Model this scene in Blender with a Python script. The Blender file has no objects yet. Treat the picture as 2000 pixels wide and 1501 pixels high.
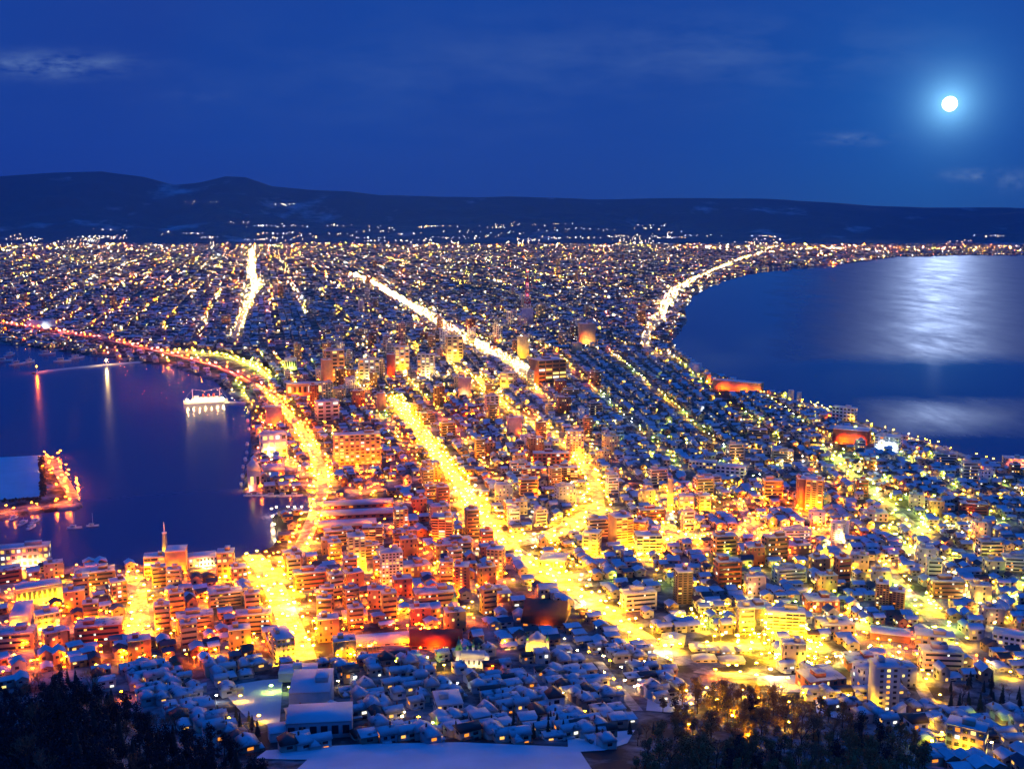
import bpy, math, random
import numpy as np
from mathutils import Vector, Matrix, noise as mnoise

random.seed(7)
rng = np.random.default_rng(11)
R = math.radians
scene = bpy.context.scene
COL = scene.collection

# ------------------------------------------------------------------ camera
F = 2144.0                      # focal length in pixels of the 2000 px wide photograph
CAMZ = 330.0                    # look-out on the mountain above the city
TH = math.atan((750.5 - 415.0) / F)
cam_data = bpy.data.cameras.new("camera")
cam_data.sensor_width = 36.0
cam_data.lens = 36.0 * F / 2000.0
cam_data.clip_start = 1.0
cam_data.clip_end = 120000.0
cam = bpy.data.objects.new("camera", cam_data)
cam.location = (0, 0, CAMZ)
cam.rotation_euler = (math.pi / 2 - TH, 0, 0)
COL.objects.link(cam)
scene.camera = cam

def ray(px, py):
    x = (px - 1000.0) / F
    v = -(py - 750.5) / F
    return x, math.cos(TH) + v * math.sin(TH), -math.sin(TH) + v * math.cos(TH)

MOON = Vector(ray(1855, 203)).normalized()
MOON_EL = math.asin(MOON.z)
MOON_AZ = math.atan2(MOON.x, MOON.y)          # clockwise from +Y

# ------------------------------------------------------------------ render settings
scene.render.engine = 'CYCLES'
cy = scene.cycles
cy.max_bounces = 3
cy.diffuse_bounces = 2
cy.glossy_bounces = 2
cy.transmission_bounces = 2
cy.transparent_max_bounces = 4
cy.volume_bounces = 0
cy.sample_clamp_indirect = 4.0
cy.sample_clamp_direct = 0.0
cy.caustics_reflective = False
cy.caustics_refractive = False
cy.use_light_tree = True
cy.use_denoising = True
cy.use_adaptive_sampling = False
scene.view_settings.view_transform = 'Standard'
scene.view_settings.look = 'None'
scene.view_settings.exposure = 0.0
scene.view_settings.gamma = 1.0

# ------------------------------------------------------------------ node helpers
def node(nt, typ, props=None, **inp):
    n = nt.nodes.new(typ)
    for k, v in (props or {}).items():
        setattr(n, k, v)
    for k, v in inp.items():
        key = int(k[1:]) if k[0] == '_' and k[1:].isdigit() else k.replace('_', ' ')
        s = n.inputs[key]
        if isinstance(v, bpy.types.NodeSocket):
            nt.links.new(v, s)
        else:
            s.default_value = v
    return n

def mth(nt, op, a, b=None, c=None, clamp=False):
    kw = {'_0': a}
    if b is not None: kw['_1'] = b
    if c is not None: kw['_2'] = c
    n = node(nt, 'ShaderNodeMath', {'operation': op, 'use_clamp': clamp}, **kw)
    return n.outputs[0]

def vmth(nt, op, a, b):
    n = node(nt, 'ShaderNodeVectorMath', {'operation': op}, _0=a, _1=b)
    return n.outputs['Value'] if op == 'DOT_PRODUCT' else n.outputs[0]

def mixc(nt, f, a, b, mode='MIX'):
    n = nt.nodes.new('ShaderNodeMix')
    n.data_type = 'RGBA'; n.blend_type = mode
    for sock, v in ((n.inputs[0], f), (n.inputs[6], a), (n.inputs[7], b)):
        if isinstance(v, bpy.types.NodeSocket): nt.links.new(v, sock)
        else: sock.default_value = v
    return n.outputs[2]

def ramp(nt, fac, stops):
    n = nt.nodes.new('ShaderNodeValToRGB')
    nt.links.new(fac, n.inputs[0])
    el = n.color_ramp.elements
    el[0].position, el[0].color = stops[0][0], (*stops[0][1], 1)
    el[1].position, el[1].color = stops[1][0], (*stops[1][1], 1)
    for p, c in stops[2:]:
        e = el.new(p); e.color = (*c, 1)
    return n.outputs[0]

# ------------------------------------------------------------------ world: moonlit blue-hour sky
world = bpy.data.worlds.new("World")
scene.world = world
world.use_nodes = True
wn = world.node_tree
wn.nodes.clear()
wout = wn.nodes.new('ShaderNodeOutputWorld')
wbg = wn.nodes.new('ShaderNodeBackground')
wn.links.new(wbg.outputs[0], wout.inputs[0])
wbg.inputs[1].default_value = 0.1
tc = wn.nodes.new('ShaderNodeTexCoord')
dirv = node(wn, 'ShaderNodeVectorMath', {'operation': 'NORMALIZE'}, _0=tc.outputs['Generated']).outputs[0]
sep = node(wn, 'ShaderNodeSeparateXYZ', Vector=dirv)
zup = mth(wn, 'MAXIMUM', sep.outputs[2], 0.0)
grad = ramp(wn, zup, [(0.0, (0.07, 0.40, 2.8)), (0.06, (0.05, 0.49, 3.2)), (0.14, (0.05, 0.50, 3.2)), (0.30, (0.07, 0.55, 3.4)), (0.5, (0.02, 1.12, 6.2)), (1.0, (0.02, 1.4, 8.0))])
n1 = node(wn, 'ShaderNodeTexNoise', Vector=dirv, Scale=2.6, Detail=3.0)
vio = mth(wn, 'MULTIPLY_ADD', n1.outputs[0], 2.2, -0.9, clamp=True)
grad = mixc(wn, mth(wn, 'MULTIPLY', vio, 0.55), grad, (0.13, 0.30, 2.4, 1))
nish = node(wn, 'ShaderNodeTexSky', {'sky_type': 'NISHITA', 'sun_disc': False, 'sun_elevation': MOON_EL, 'sun_rotation': MOON_AZ, 'altitude': 300.0})
nblue = mixc(wn, 1.0, nish.outputs[0], (0.0008, 0.010, 0.04, 1), 'MULTIPLY')
sky = mixc(wn, 1.0, grad, nblue, 'ADD')
# halo of moonlight in the thin haze round the moon
cosm = vmth(wn, 'DOT_PRODUCT', dirv, tuple(MOON))
ang = mth(wn, 'ARCCOSINE', mth(wn, 'MINIMUM', cosm, 0.999999))
h1 = mth(wn, 'MULTIPLY', mth(wn, 'EXPONENT', mth(wn, 'MULTIPLY', ang, -80.0)), 16.0)
h2 = mth(wn, 'MULTIPLY', mth(wn, 'EXPONENT', mth(wn, 'MULTIPLY', ang, -17.0)), 1.5)
hal = mixc(wn, 1.0, node(wn, 'ShaderNodeCombineColor', Red=mth(wn, 'MULTIPLY_ADD', h2, 0.03, mth(wn, 'MULTIPLY', h1, 0.30)),
           Green=mth(wn, 'MULTIPLY_ADD', h2, 0.55, mth(wn, 'MULTIPLY', h1, 0.75)), Blue=mth(wn, 'MULTIPLY_ADD', h2, 1.4, h1)).outputs[0], (1, 1, 1, 1), 'MULTIPLY')
sky = mixc(wn, 1.0, sky, hal, 'ADD')
# thin cloud banks
ady = mth(wn, 'DIVIDE', sep.outputs[0], mth(wn, 'MAXIMUM', sep.outputs[1], 0.05))
edy = mth(wn, 'DIVIDE', sep.outputs[2], mth(wn, 'MAXIMUM', sep.outputs[1], 0.05))
def cloud(px, py, wpx, hpx, sx, sy, amp, sky, thr=0.45, seed=0.0):
    x, y, z = ray(px, py)
    a0, e0 = x / y, z / y
    da = mth(wn, 'DIVIDE', mth(wn, 'SUBTRACT', ady, a0), wpx / F)
    de = mth(wn, 'DIVIDE', mth(wn, 'SUBTRACT', edy, e0), hpx / F)
    g = mth(wn, 'EXPONENT', mth(wn, 'MULTIPLY', mth(wn, 'ADD', mth(wn, 'MULTIPLY', da, da), mth(wn, 'MULTIPLY', de, de)), -1.0))
    co = node(wn, 'ShaderNodeCombineXYZ', X=mth(wn, 'MULTIPLY', ady, sx), Y=mth(wn, 'MULTIPLY', edy, sy), Z=seed)
    nz = node(wn, 'ShaderNodeTexNoise', Vector=co.outputs[0], Scale=1.0, Detail=6.0, Roughness=0.62)
    m = mth(wn, 'MULTIPLY_ADD', nz.outputs[0], 3.2, -3.2 * thr, clamp=True)
    m = mth(wn, 'MULTIPLY', mth(wn, 'MULTIPLY', m, g, clamp=True), amp, clamp=True)
    return mixc(wn, m, sky, (2.2, 3.6, 6.2, 1))
sky = cloud(95, 128, 130, 20, 26, 75, 0.62, sky, 0.36, 1.3)
sky = cloud(390, 188, 70, 16, 30, 90, 0.10, sky, 0.40, 4.1)
sky = cloud(1670, 272, 60, 11, 40, 110, 0.42, sky, 0.38, 2.2)
sky = cloud(1900, 342, 45, 10, 45, 110, 0.60, sky, 0.38, 6.9)
sky = cloud(1975, 350, 30, 18, 45, 60, 0.5, sky, 0.40, 8.4)
sky = cloud(1450, 110, 420, 70, 10, 34, 0.16, sky, 0.42, 3.1)
sky = cloud(900, 150, 560, 110, 7, 26, 0.09, sky, 0.42, 5.5)
wn.links.new(sky, wbg.inputs[0])

# ------------------------------------------------------------------ moonlight
sun_data = bpy.data.lights.new("moonlight", 'SUN')
sun_data.energy = 0.36
sun_data.angle = R(0.6)
sun_data.color = (0.52, 0.67, 1.0)
sun = bpy.data.objects.new("moonlight", sun_data)
sun.rotation_euler = MOON.to_track_quat('Z', 'Y').to_euler()
COL.objects.link(sun)

# ------------------------------------------------------------------ projection and terrain
def proj(x, y, z):
    """ground point(s) -> pixel of the photograph's frame (used to know which district a point lies in)"""
    d = y * math.cos(TH) - (z - CAMZ) * math.sin(TH)
    u = y * math.sin(TH) + (z - CAMZ) * math.cos(TH)
    return 1000 + F * x / d, 750.5 - F * u / d

SPUR_PX = [(-400, 1420), (-100, 1365), (0, 1350), (60, 1338), (150, 1322), (200, 1338), (240, 1376), (300, 1406), (380, 1440), (470, 1500), (560, 1560)]
_sa, _sz = [], []
for _p in SPUR_PX:
    _x, _y, _z = ray(*_p)
    _t = 520.0 / math.hypot(_x, _y)
    _sa.append(_x / _y); _sz.append(CAMZ + _z * _t - 7.0)

def hill_base(r):
    return 3.0 + 4.2e-4 * np.maximum(0.0, 900.0 - np.maximum(r, 520.0)) ** 2 + 0.27 * np.maximum(0.0, 520.0 - r)

def H(x, y):
    x = np.asarray(x, float); y = np.asarray(y, float)
    r = np.hypot(x, y)
    b = hill_base(r)
    a = x / np.maximum(y, 1.0)
    zc = np.interp(a, _sa, _sz, right=0.0)
    bump = np.maximum(0.0, zc - hill_base(520.0))
    t = np.clip((600.0 - r) / 80.0, 0, 1)
    return b + bump * t * t * (3 - 2 * t)

def at(px, py, z=None):
    """where the sight line through a pixel meets the ground"""
    dx, dy, dz = ray(px, py)
    if z is not None:
        t = (z - CAMZ) / dz
        return dx * t, dy * t, z
    lo = 300.0
    t = lo
    step = 12.0
    while True:
        t2 = t + step
        if CAMZ + dz * t2 <= float(H(dx * t2, dy * t2)) or t2 > 12000: break
        t = t2
        if t > 1500: step = 60.0
    a, b = t, t2
    for _ in range(24):
        m = 0.5 * (a + b)
        if CAMZ + dz * m <= float(H(dx * m, dy * m)): b = m
        else: a = m
    return dx * b, dy * b, float(H(dx * b, dy * b))

def poly(pts):
    return np.array([at(*p, 3.0)[:2] for p in pts])

HARBOUR = poly([(-300, 1112), (0, 1102), (150, 1100), (300, 1098), (420, 1090), (490, 1078), (530, 1062), (540, 1045), (529, 1006), (545, 996),
    (600, 995), (614, 976), (600, 964), (472, 964), (477, 915), (488, 880), (488, 800), (478, 787), (446, 766), (420, 742), (365, 724),
    (330, 711), (250, 704), (150, 688), (60, 676), (-30, 666), (-300, 640)])
ISLE = poly([(-300, 896), (0, 891), (82, 887), (97, 883), (118, 915), (165, 984), (157, 990), (90, 996), (0, 1012), (-300, 1062)])
OCEAN = poly([(2450, 980), (2000, 905), (1960, 901), (1920, 895), (1850, 872), (1770, 848), (1720, 832), (1680, 820), (1620, 796), (1560, 780), (1490, 760),
    (1440, 744), (1395, 726), (1360, 709), (1325, 684), (1312, 662), (1328, 645), (1343, 625), (1338, 600), (1358, 571), (1390, 555), (1440, 536), (1500, 525),
    (1600, 519), (1650, 514), (1700, 508), (1750, 501), (1900, 497.5), (2000, 498), (2450, 500)])

def inside(P, x, y):
    x = np.asarray(x, float); y = np.asarray(y, float)
    r = np.zeros(x.shape, bool)
    n = len(P)
    for i in range(n):
        x1, y1 = P[i]; x2, y2 = P[(i + 1) % n]
        c = ((y1 > y) != (y2 > y)) & (x < (x2 - x1) * (y - y1) / ((y2 - y1) or 1e-9) + x1)
        r ^= c
    return r

def seg_dist(x, y, x1, y1, x2, y2):
    vx, vy = x2 - x1, y2 - y1
    t = np.clip(((x - x1) * vx + (y - y1) * vy) / (vx * vx + vy * vy + 1e-9), 0, 1)
    return np.hypot(x - x1 - t * vx, y - y1 - t * vy)

def poly_dist(P, x, y, closed=True):
    d = np.full(np.shape(x), 1e9)
    n = len(P)
    for i in range(n if closed else n - 1):
        d = np.minimum(d, seg_dist(x, y, *P[i], *P[(i + 1) % n]))
    return d

def shore(x, y):
    """signed distance to the shoreline, positive on land"""
    x = np.asarray(x, float); y = np.asarray(y, float)
    s = None
    for P, sgn in ((HARBOUR, -1), (OCEAN, -1)):
        d = poly_dist(P, x, y)
        v = np.where(inside(P, x, y), -d, d)
        s = v if s is None else np.minimum(s, v)
    d = poly_dist(ISLE, x, y)
    return np.maximum(s, np.where(inside(ISLE, x, y), d, -d))

# ------------------------------------------------------------------ materials
MATS = {}
def new_mat(name):
    m = bpy.data.materials.new(name)
    m.use_nodes = True
    nt = m.node_tree
    b = nt.nodes['Principled BSDF']
    b.inputs['Specular IOR Level'].default_value = 0.25
    MATS[name] = m
    return m, nt, b

def simple_mat(name, col, rough=0.85, var=0.25, scale=0.15, metallic=0.0):
    m, nt, b = new_mat(name)
    t = nt.nodes.new('ShaderNodeTexCoord')
    nz = node(nt, 'ShaderNodeTexNoise', Vector=t.outputs['Object'], Scale=scale, Detail=4.0)
    f = mth(nt, 'MULTIPLY_ADD', nz.outputs[0], 2 * var, 1 - var)
    c = mixc(nt, 1.0, (*col, 1), node(nt, 'ShaderNodeCombineColor', Red=f, Green=f, Blue=f).outputs[0], 'MULTIPLY')
    nt.links.new(c, b.inputs['Base Color'])
    b.inputs['Roughness'].default_value = rough
    b.inputs['Metallic'].default_value = metallic
    return m

def tint_mat(name, attr=None, rough=0.8):
    """wall paint: the colour is the object's own (Object Info) or the face's own (attribute)"""
    m, nt, b = new_mat(name)
    if attr:
        c = node(nt, 'ShaderNodeAttribute', {'attribute_name': attr}).outputs['Color']
    else:
        c = nt.nodes.new('ShaderNodeObjectInfo').outputs['Color']
    t = nt.nodes.new('ShaderNodeTexCoord')
    g = nt.nodes.new('ShaderNodeNewGeometry')
    nz = node(nt, 'ShaderNodeTexNoise', Vector=g.outputs['Position'], Scale=0.22, Detail=4.0)
    f = mth(nt, 'MULTIPLY_ADD', nz.outputs[0], 0.5, 0.75)
    c = mixc(nt, 1.0, c, node(nt, 'ShaderNodeCombineColor', Red=f, Green=f, Blue=f).outputs[0], 'MULTIPLY')
    nt.links.new(c, b.inputs['Base Color'])
    b.inputs['Roughness'].default_value = rough
    return m

def emit_mat(name, col, strength, sampled=False):
    m = bpy.data.materials.new(name)
    m.use_nodes = True
    nt = m.node_tree
    nt.nodes.clear()
    o = nt.nodes.new('ShaderNodeOutputMaterial')
    e = node(nt, 'ShaderNodeEmission', Color=(*col, 1), Strength=strength)
    nt.links.new(e.outputs[0], o.inputs[0])
    m.cycles.emission_sampling = 'FRONT' if sampled else 'NONE'
    MATS[name] = m
    return m

WALL = tint_mat('wall_paint')
WALL_A = tint_mat('wall_paint_by_house', 'tint')
ROOF_A = tint_mat('roof_by_house', 'roof_tint')
SNOW = simple_mat('snow', (0.58, 0.60, 0.63), 0.7, 0.28, 0.045)
def patchy(name):
    m, nt, b = new_mat(name)
    g = nt.nodes.new('ShaderNodeNewGeometry')
    nz = node(nt, 'ShaderNodeTexNoise', Vector=g.outputs['Position'], Scale=0.16, Detail=5.0, Roughness=0.6)
    c = ramp(nt, nz.outputs[0], [(0.34, (0.10, 0.09, 0.09)), (0.43, (0.48, 0.50, 0.53)), (0.8, (0.62, 0.64, 0.66))])
    nt.links.new(c, b.inputs['Base Color']); b.inputs['Roughness'].default_value = 0.75
    return m
ROOFSNOW = patchy('patchy_roof_snow')
SNOW_T = simple_mat('trodden_snow', (0.50, 0.52, 0.54), 0.75, 0.2, 0.05)
DARKROOF = simple_mat('dark_roof', (0.07, 0.06, 0.06), 0.6, 0.3, 0.2)
REDROOF = simple_mat('red_roof', (0.34, 0.05, 0.03), 0.6, 0.25, 0.2)
BROWNROOF = simple_mat('brown_tile_roof', (0.15, 0.075, 0.045), 0.55, 0.2, 0.3)
GREENROOF = simple_mat('green_copper', (0.08, 0.30, 0.18), 0.5, 0.2, 0.6)
CONC = simple_mat('concrete', (0.36, 0.35, 0.34), 0.9, 0.2, 0.1)
STEEL = simple_mat('painted_steel', (0.25, 0.25, 0.26), 0.5, 0.15, 0.4)
WHITEP = simple_mat('white_paint', (0.78, 0.77, 0.75), 0.5, 0.08, 0.4)
REDP = simple_mat('red_paint', (0.55, 0.05, 0.03), 0.5, 0.1, 0.4)
BRICK = simple_mat('red_brick', (0.30, 0.10, 0.06), 0.85, 0.25, 0.5)
BARK = simple_mat('bark', (0.09, 0.065, 0.05), 0.95, 0.3, 2.0)
TWIG = simple_mat('twigs', (0.20, 0.12, 0.07), 0.95, 0.35, 0.8)
NEEDLE = simple_mat('dark_needles', (0.035, 0.042, 0.035), 0.95, 0.4, 0.4)
GLASS_D = simple_mat('dark_glass', (0.03, 0.035, 0.05), 0.15, 0.2, 0.2)
HULLB = simple_mat('dark_hull', (0.05, 0.06, 0.10), 0.4, 0.15, 0.5)
WIN = [emit_mat('window_warm', (1.0, 0.50, 0.10), 1.6), emit_mat('window_yellow', (1.0, 0.72, 0.20), 1.8),
       emit_mat('window_white', (0.95, 0.97, 0.80), 1.6), emit_mat('window_amber', (1.0, 0.30, 0.03), 1.3)]

# lamps: colour and radiance of the glowing head
LAMP = {}
for k, c in dict(o=(1.0, 0.145, 0.001), y=(1.0, 0.48, 0.006), w=(1.0, 0.64, 0.20), g=(0.72, 1.0, 0.05), p=(1.0, 0.20, 0.11), c=(0.80, 0.92, 1.0)).items():
    for lv, s in ((0, 170.0), (1, 850.0), (2, 1900.0)):
        LAMP[k + str(lv)] = emit_mat('lamp_%s_%d' % (dict(o='orange', y='yellow', w='warm_white', g='green_white', p='pink', c='cool_white')[k], lv), c, s, True)
for k, c in dict(w=(1.0, .78, .45), c=(.8, .92, 1.0), y=(1.0, .55, .12)).items():
    LAMP[k + '3'] = emit_mat('hill_light_' + k, c, 60.0, True)
LAMP_KEYS = list(LAMP)

# ground, water, hills, road
def ground_mat():
    m, nt, b = new_mat('snowy_town_ground')
    g = nt.nodes.new('ShaderNodeNewGeometry')
    n1 = node(nt, 'ShaderNodeTexNoise', Vector=g.outputs['Position'], Scale=0.035, Detail=5.0, Roughness=0.65)
    n2 = node(nt, 'ShaderNodeTexNoise', Vector=g.outputs['Position'], Scale=0.004, Detail=2.0)
    f = mth(nt, 'ADD', n1.outputs[0], mth(nt, 'MULTIPLY_ADD', n2.outputs[0], 0.5, -0.25))
    c = ramp(nt, f, [(0.42, (0.02, 0.018, 0.02)), (0.72, (0.34, 0.35, 0.37))])
    nt.links.new(c, b.inputs['Base Color'])
    b.inputs['Roughness'].default_value = 0.85
    return m

def road_mat():
    m, nt, b = new_mat('snow_dusted_road')
    g = nt.nodes.new('ShaderNodeNewGeometry')
    n1 = node(nt, 'ShaderNodeTexNoise', Vector=g.outputs['Position'], Scale=0.12, Detail=5.0, Roughness=0.7)
    c = ramp(nt, n1.outputs[0], [(0.38, (0.07, 0.07, 0.07)), (0.66, (0.42, 0.42, 0.44))])
    nt.links.new(c, b.inputs['Base Color'])
    b.inputs['Roughness'].default_value = 0.6
    return m

def water_mat():
    m, nt, b = new_mat('sea_water')
    g = nt.nodes.new('ShaderNodeNewGeometry')
    sc = node(nt, 'ShaderNodeMapping', Vector=g.outputs['Position'], Scale=(1.0, 0.45, 1.0))
    n1 = node(nt, 'ShaderNodeTexNoise', Vector=sc.outputs[0], Scale=0.0016, Detail=3.0)
    n2 = node(nt, 'ShaderNodeTexNoise', Vector=g.outputs['Position'], Scale=0.03, Detail=4.0, Roughness=0.7)
    sp = node(nt, 'ShaderNodeSeparateXYZ', Vector=g.outputs['Position'])
    wob = node(nt, 'ShaderNodeTexNoise', Vector=sc.outputs[0], Scale=0.006, Detail=5.0, Roughness=0.75)
    rgh = mth(nt, 'MULTIPLY_ADD', mth(nt, 'LESS_THAN', sp.outputs[0], 0.0), 0.18, 0.022)
    nt.links.new(rgh, b.inputs['Roughness'])
    glitter = None
    ly = mth(nt, 'LOGARITHM', mth(nt, 'MAXIMUM', sp.outputs[1], 10.0), math.e)
    for (px, py0, py1, hw) in ((1832, 470, 712, 330), (1862, 775, 858, 210)):       # rougher stretches out on the bay, shaped to the moon glitter
        xa, ya, _ = at(px, py1, 0.0); xb, yb, _ = at(px, py0, 0.0)
        la, lb = math.log(ya), math.log(yb)
        v = mth(nt, 'MULTIPLY', mth(nt, 'ABSOLUTE', mth(nt, 'SUBTRACT', ly, (la + lb) / 2)), 2 / (lb - la))
        u = mth(nt, 'MULTIPLY', mth(nt, 'ABSOLUTE', mth(nt, 'SUBTRACT', mth(nt, 'DIVIDE', sp.outputs[0], sp.outputs[1]), 0.5 * (xa / ya + xb / yb))), F / hw)
        wv = mth(nt, 'MULTIPLY_ADD', wob.outputs[0], 1.4, -0.7)
        kv = mth(nt, 'ADD', mth(nt, 'MULTIPLY_ADD', v, -(lb - la) * 5.5, (lb - la) * 5.5), wv)
        ku = mth(nt, 'ADD', mth(nt, 'MULTIPLY_ADD', u, -2.2, 2.2), wv)
        k_ = mth(nt, 'MINIMUM', mth(nt, 'MAXIMUM', kv, 0.0), mth(nt, 'MAXIMUM', ku, 0.0), None, True)
        glitter = k_ if glitter is None else mth(nt, 'MAXIMUM', glitter, k_)
    ripple = node(nt, 'ShaderNodeTexNoise', Vector=node(nt, 'ShaderNodeMapping', Vector=g.outputs['Position'], Scale=(1.0, 0.3, 1.0)).outputs[0], Scale=0.012, Detail=6.0, Roughness=0.75)
    rg2 = mth(nt, 'MULTIPLY_ADD', mth(nt, 'ADD', mth(nt, 'MULTIPLY', ripple.outputs[0], 0.4), mth(nt, 'MULTIPLY', wob.outputs[0], 0.3)), 0.75, 0.23)
    b.inputs['Base Color'].default_value = (0.06, 0.055, 0.17, 1)
    b.inputs['IOR'].default_value = 1.33
    b.inputs['Specular IOR Level'].default_value = 0.5
    bp = node(nt, 'ShaderNodeBump', Strength=0.06, Distance=0.6, Height=n2.outputs[0])
    nt.links.new(bp.outputs[0], b.inputs['Normal'])
    b2 = node(nt, 'ShaderNodeBsdfPrincipled', Base_Color=(0.06, 0.055, 0.17, 1), Roughness=rg2, IOR=1.33)
    mx = node(nt, 'ShaderNodeMixShader', _0=glitter, _1=b.outputs[0], _2=b2.outputs[0])
    nt.links.new(mx.outputs[0], nt.nodes['Material Output'].inputs[0])
    return m

def hill_mat():
    m, nt, b = new_mat('wooded_hills')
    g = nt.nodes.new('ShaderNodeNewGeometry')
    mp = node(nt, 'ShaderNodeMapping', Vector=g.outputs['Position'], Scale=(0.0011, 0.0006, 0.003))
    n1 = node(nt, 'ShaderNodeTexNoise', Vector=mp.outputs[0], Scale=1.0, Detail=5.0, Roughness=0.6)
    n2 = node(nt, 'ShaderNodeTexNoise', Vector=g.outputs['Position'], Scale=0.012, Detail=4.0)
    f = mth(nt, 'MULTIPLY_ADD', n2.outputs[0], 0.12, n1.outputs[0])
    c = ramp(nt, f, [(0.64, (0.13, 0.115, 0.13)), (0.80, (0.46, 0.48, 0.50))])
    nt.links.new(c, b.inputs['Base Color'])
    b.inputs['Roughness'].default_value = 0.95
    return m

GROUND, ROAD, WATER, HILL = ground_mat(), road_mat(), water_mat(), hill_mat()

# ------------------------------------------------------------------ mesh helpers
def mesh_np(name, verts, faces_flat, totals, mats, mat_idx=None, attrs=None):
    me = bpy.data.meshes.new(name)
    verts = np.asarray(verts, np.float32); faces_flat = np.asarray(faces_flat, np.int32); totals = np.asarray(totals, np.int32)
    me.vertices.add(len(verts)); me.vertices.foreach_set('co', verts.ravel())
    me.loops.add(len(faces_flat)); me.loops.foreach_set('vertex_index', faces_flat)
    me.polygons.add(len(totals))
    st = np.zeros(len(totals), np.int32); st[1:] = np.cumsum(totals)[:-1]
    me.polygons.foreach_set('loop_start', st)
    for m in mats: me.materials.append(m)
    if mat_idx is not None: me.polygons.foreach_set('material_index', np.asarray(mat_idx, np.int32))
    for k, v in (attrs or {}).items():
        a = me.attributes.new(k, 'FLOAT_COLOR', 'FACE')
        a.data.foreach_set('color', np.asarray(v, np.float32).ravel())
    me.update(calc_edges=True)
    me.validate()
    return me

def link(name, me, parent=None, loc=None, rotz=0.0):
    o = bpy.data.objects.new(name, me)
    COL.objects.link(o)
    if parent is not None: o.parent = parent
    if loc is not None: o.location = loc
    if rotz: o.rotation_euler.z = rotz
    return o

class MB:
    """collects simple shapes, then becomes one mesh"""
    def __init__(self): self.v = []; self.f = []; self.m = []
    def add(self, vs, fs, mi=0):
        b = len(self.v); self.v += [tuple(p) for p in vs]
        self.f += [[i + b for i in f] for f in fs]; self.m += [mi] * len(fs)
        return self
    def box(self, x0, x1, y0, y1, z0, z1, mi=0):
        return self.add([(x0, y0, z0), (x1, y0, z0), (x1, y1, z0), (x0, y1, z0), (x0, y0, z1), (x1, y0, z1), (x1, y1, z1), (x0, y1, z1)],
            [(0, 1, 5, 4), (1, 2, 6, 5), (2, 3, 7, 6), (3, 0, 4, 7), (4, 5, 6, 7), (3, 2, 1, 0)], mi)
    def gable(self, x0, x1, y0, y1, z0, z1, mi=0, axis='x', over=0.5, t=0.35):
        """solid pitched roof with eaves"""
        if axis == 'x':
            x0 -= over; x1 += over; ym = (y0 + y1) / 2; y0 -= over; y1 += over
            return self.add([(x0, y0, z0), (x1, y0, z0), (x1, y1, z0), (x0, y1, z0), (x0, ym, z1), (x1, ym, z1)],
                [(0, 1, 5, 4), (2, 3, 4, 5), (1, 2, 5), (3, 0, 4), (3, 2, 1, 0)], mi)
        y0 -= over; y1 += over; xm = (x0 + x1) / 2; x0 -= over; x1 += over
        return self.add([(x0, y0, z0), (x0, y1, z0), (x1, y1, z0), (x1, y0, z0), (xm, y0, z1), (xm, y1, z1)],
            [(1, 0, 4, 5), (3, 2, 5, 4), (2, 1, 5), (0, 3, 4), (0, 1, 2, 3)], mi)
    def hip(self, x0, x1, y0, y1, z0, z1, inset=0.35, mi=0, over=0.6):
        x0 -= over; x1 += over; y0 -= over; y1 += over
        w = (x1 - x0) * inset; ym = (y0 + y1) / 2
        return self.add([(x0, y0, z0), (x1, y0, z0), (x1, y1, z0), (x0, y1, z0), (x0 + w, ym, z1), (x1 - w, ym, z1)],
            [(0, 1, 5, 4), (2, 3, 4, 5), (1, 2, 5), (3, 0, 4), (3, 2, 1, 0)], mi)
    def tube(self, p, q, r0, r1, n=6, mi=0, cap=True):
        p = Vector(p); q = Vector(q); d = (q - p).normalized()
        a = d.orthogonal().normalized(); b = d.cross(a)
        vs = []
        for c, r in ((p, r0), (q, r1)):
            for i in range(n):
                t = 2 * math.pi * i / n
                vs.append(c + a * (r * math.cos(t)) + b * (r * math.sin(t)))
        fs = [(i, (i + 1) % n, n + (i + 1) % n, n + i) for i in range(n)]
        if cap: fs += [tuple(range(n, 2 * n)), tuple(reversed(range(n)))]
        return self.add(vs, fs, mi)
    def lathe(self, x, y, prof, n=10, mi=0):
        vs = []; fs = []
        for r, z in prof:
            for i in range(n):
                t = 2 * math.pi * i / n
                vs.append((x + r * math.cos(t), y + r * math.sin(t), z))
        for k in range(len(prof) - 1):
            for i in range(n):
                fs.append((k * n + i, k * n + (i + 1) % n, (k + 1) * n + (i + 1) % n, (k + 1) * n + i))
        return self.add(vs, fs, mi)
    def octa(self, c, r, mi=0, rz=None):
        x, y, z = c; rz = rz or r
        return self.add([(x + r, y, z), (x, y + r, z), (x - r, y, z), (x, y - r, z), (x, y, z + rz), (x, y, z - rz)],
            [(0, 1, 4), (1, 2, 4), (2, 3, 4), (3, 0, 4), (1, 0, 5), (2, 1, 5), (3, 2, 5), (0, 3, 5)], mi)
    def mesh(self, name, *mats):
        flat = [i for f in self.f for i in f]
        return mesh_np(name, self.v, flat, [len(f) for f in self.f], mats, self.m)
    def obj(self, name, mats, parent=None, loc=None, rotz=0.0):
        if not isinstance(mats, (list, tuple)): mats = [mats]
        return link(name, self.mesh(name, *mats), parent, loc, rotz)

USED = {}
def tag(o, label=None, cat=None, group=None, kind=None):
    if label:
        if not group:
            assert label not in USED, label
        USED[label] = 1
        o['label'] = label
    if cat: o['category'] = cat
    if group: o['group'] = group
    if kind: o['kind'] = kind
    return o

def empty(name, loc, rotz=0.0):
    o = bpy.data.objects.new(name, None)
    o.location = loc; o.rotation_euler.z = rotz
    o.empty_display_size = 1.0
    COL.objects.link(o)
    return o

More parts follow.
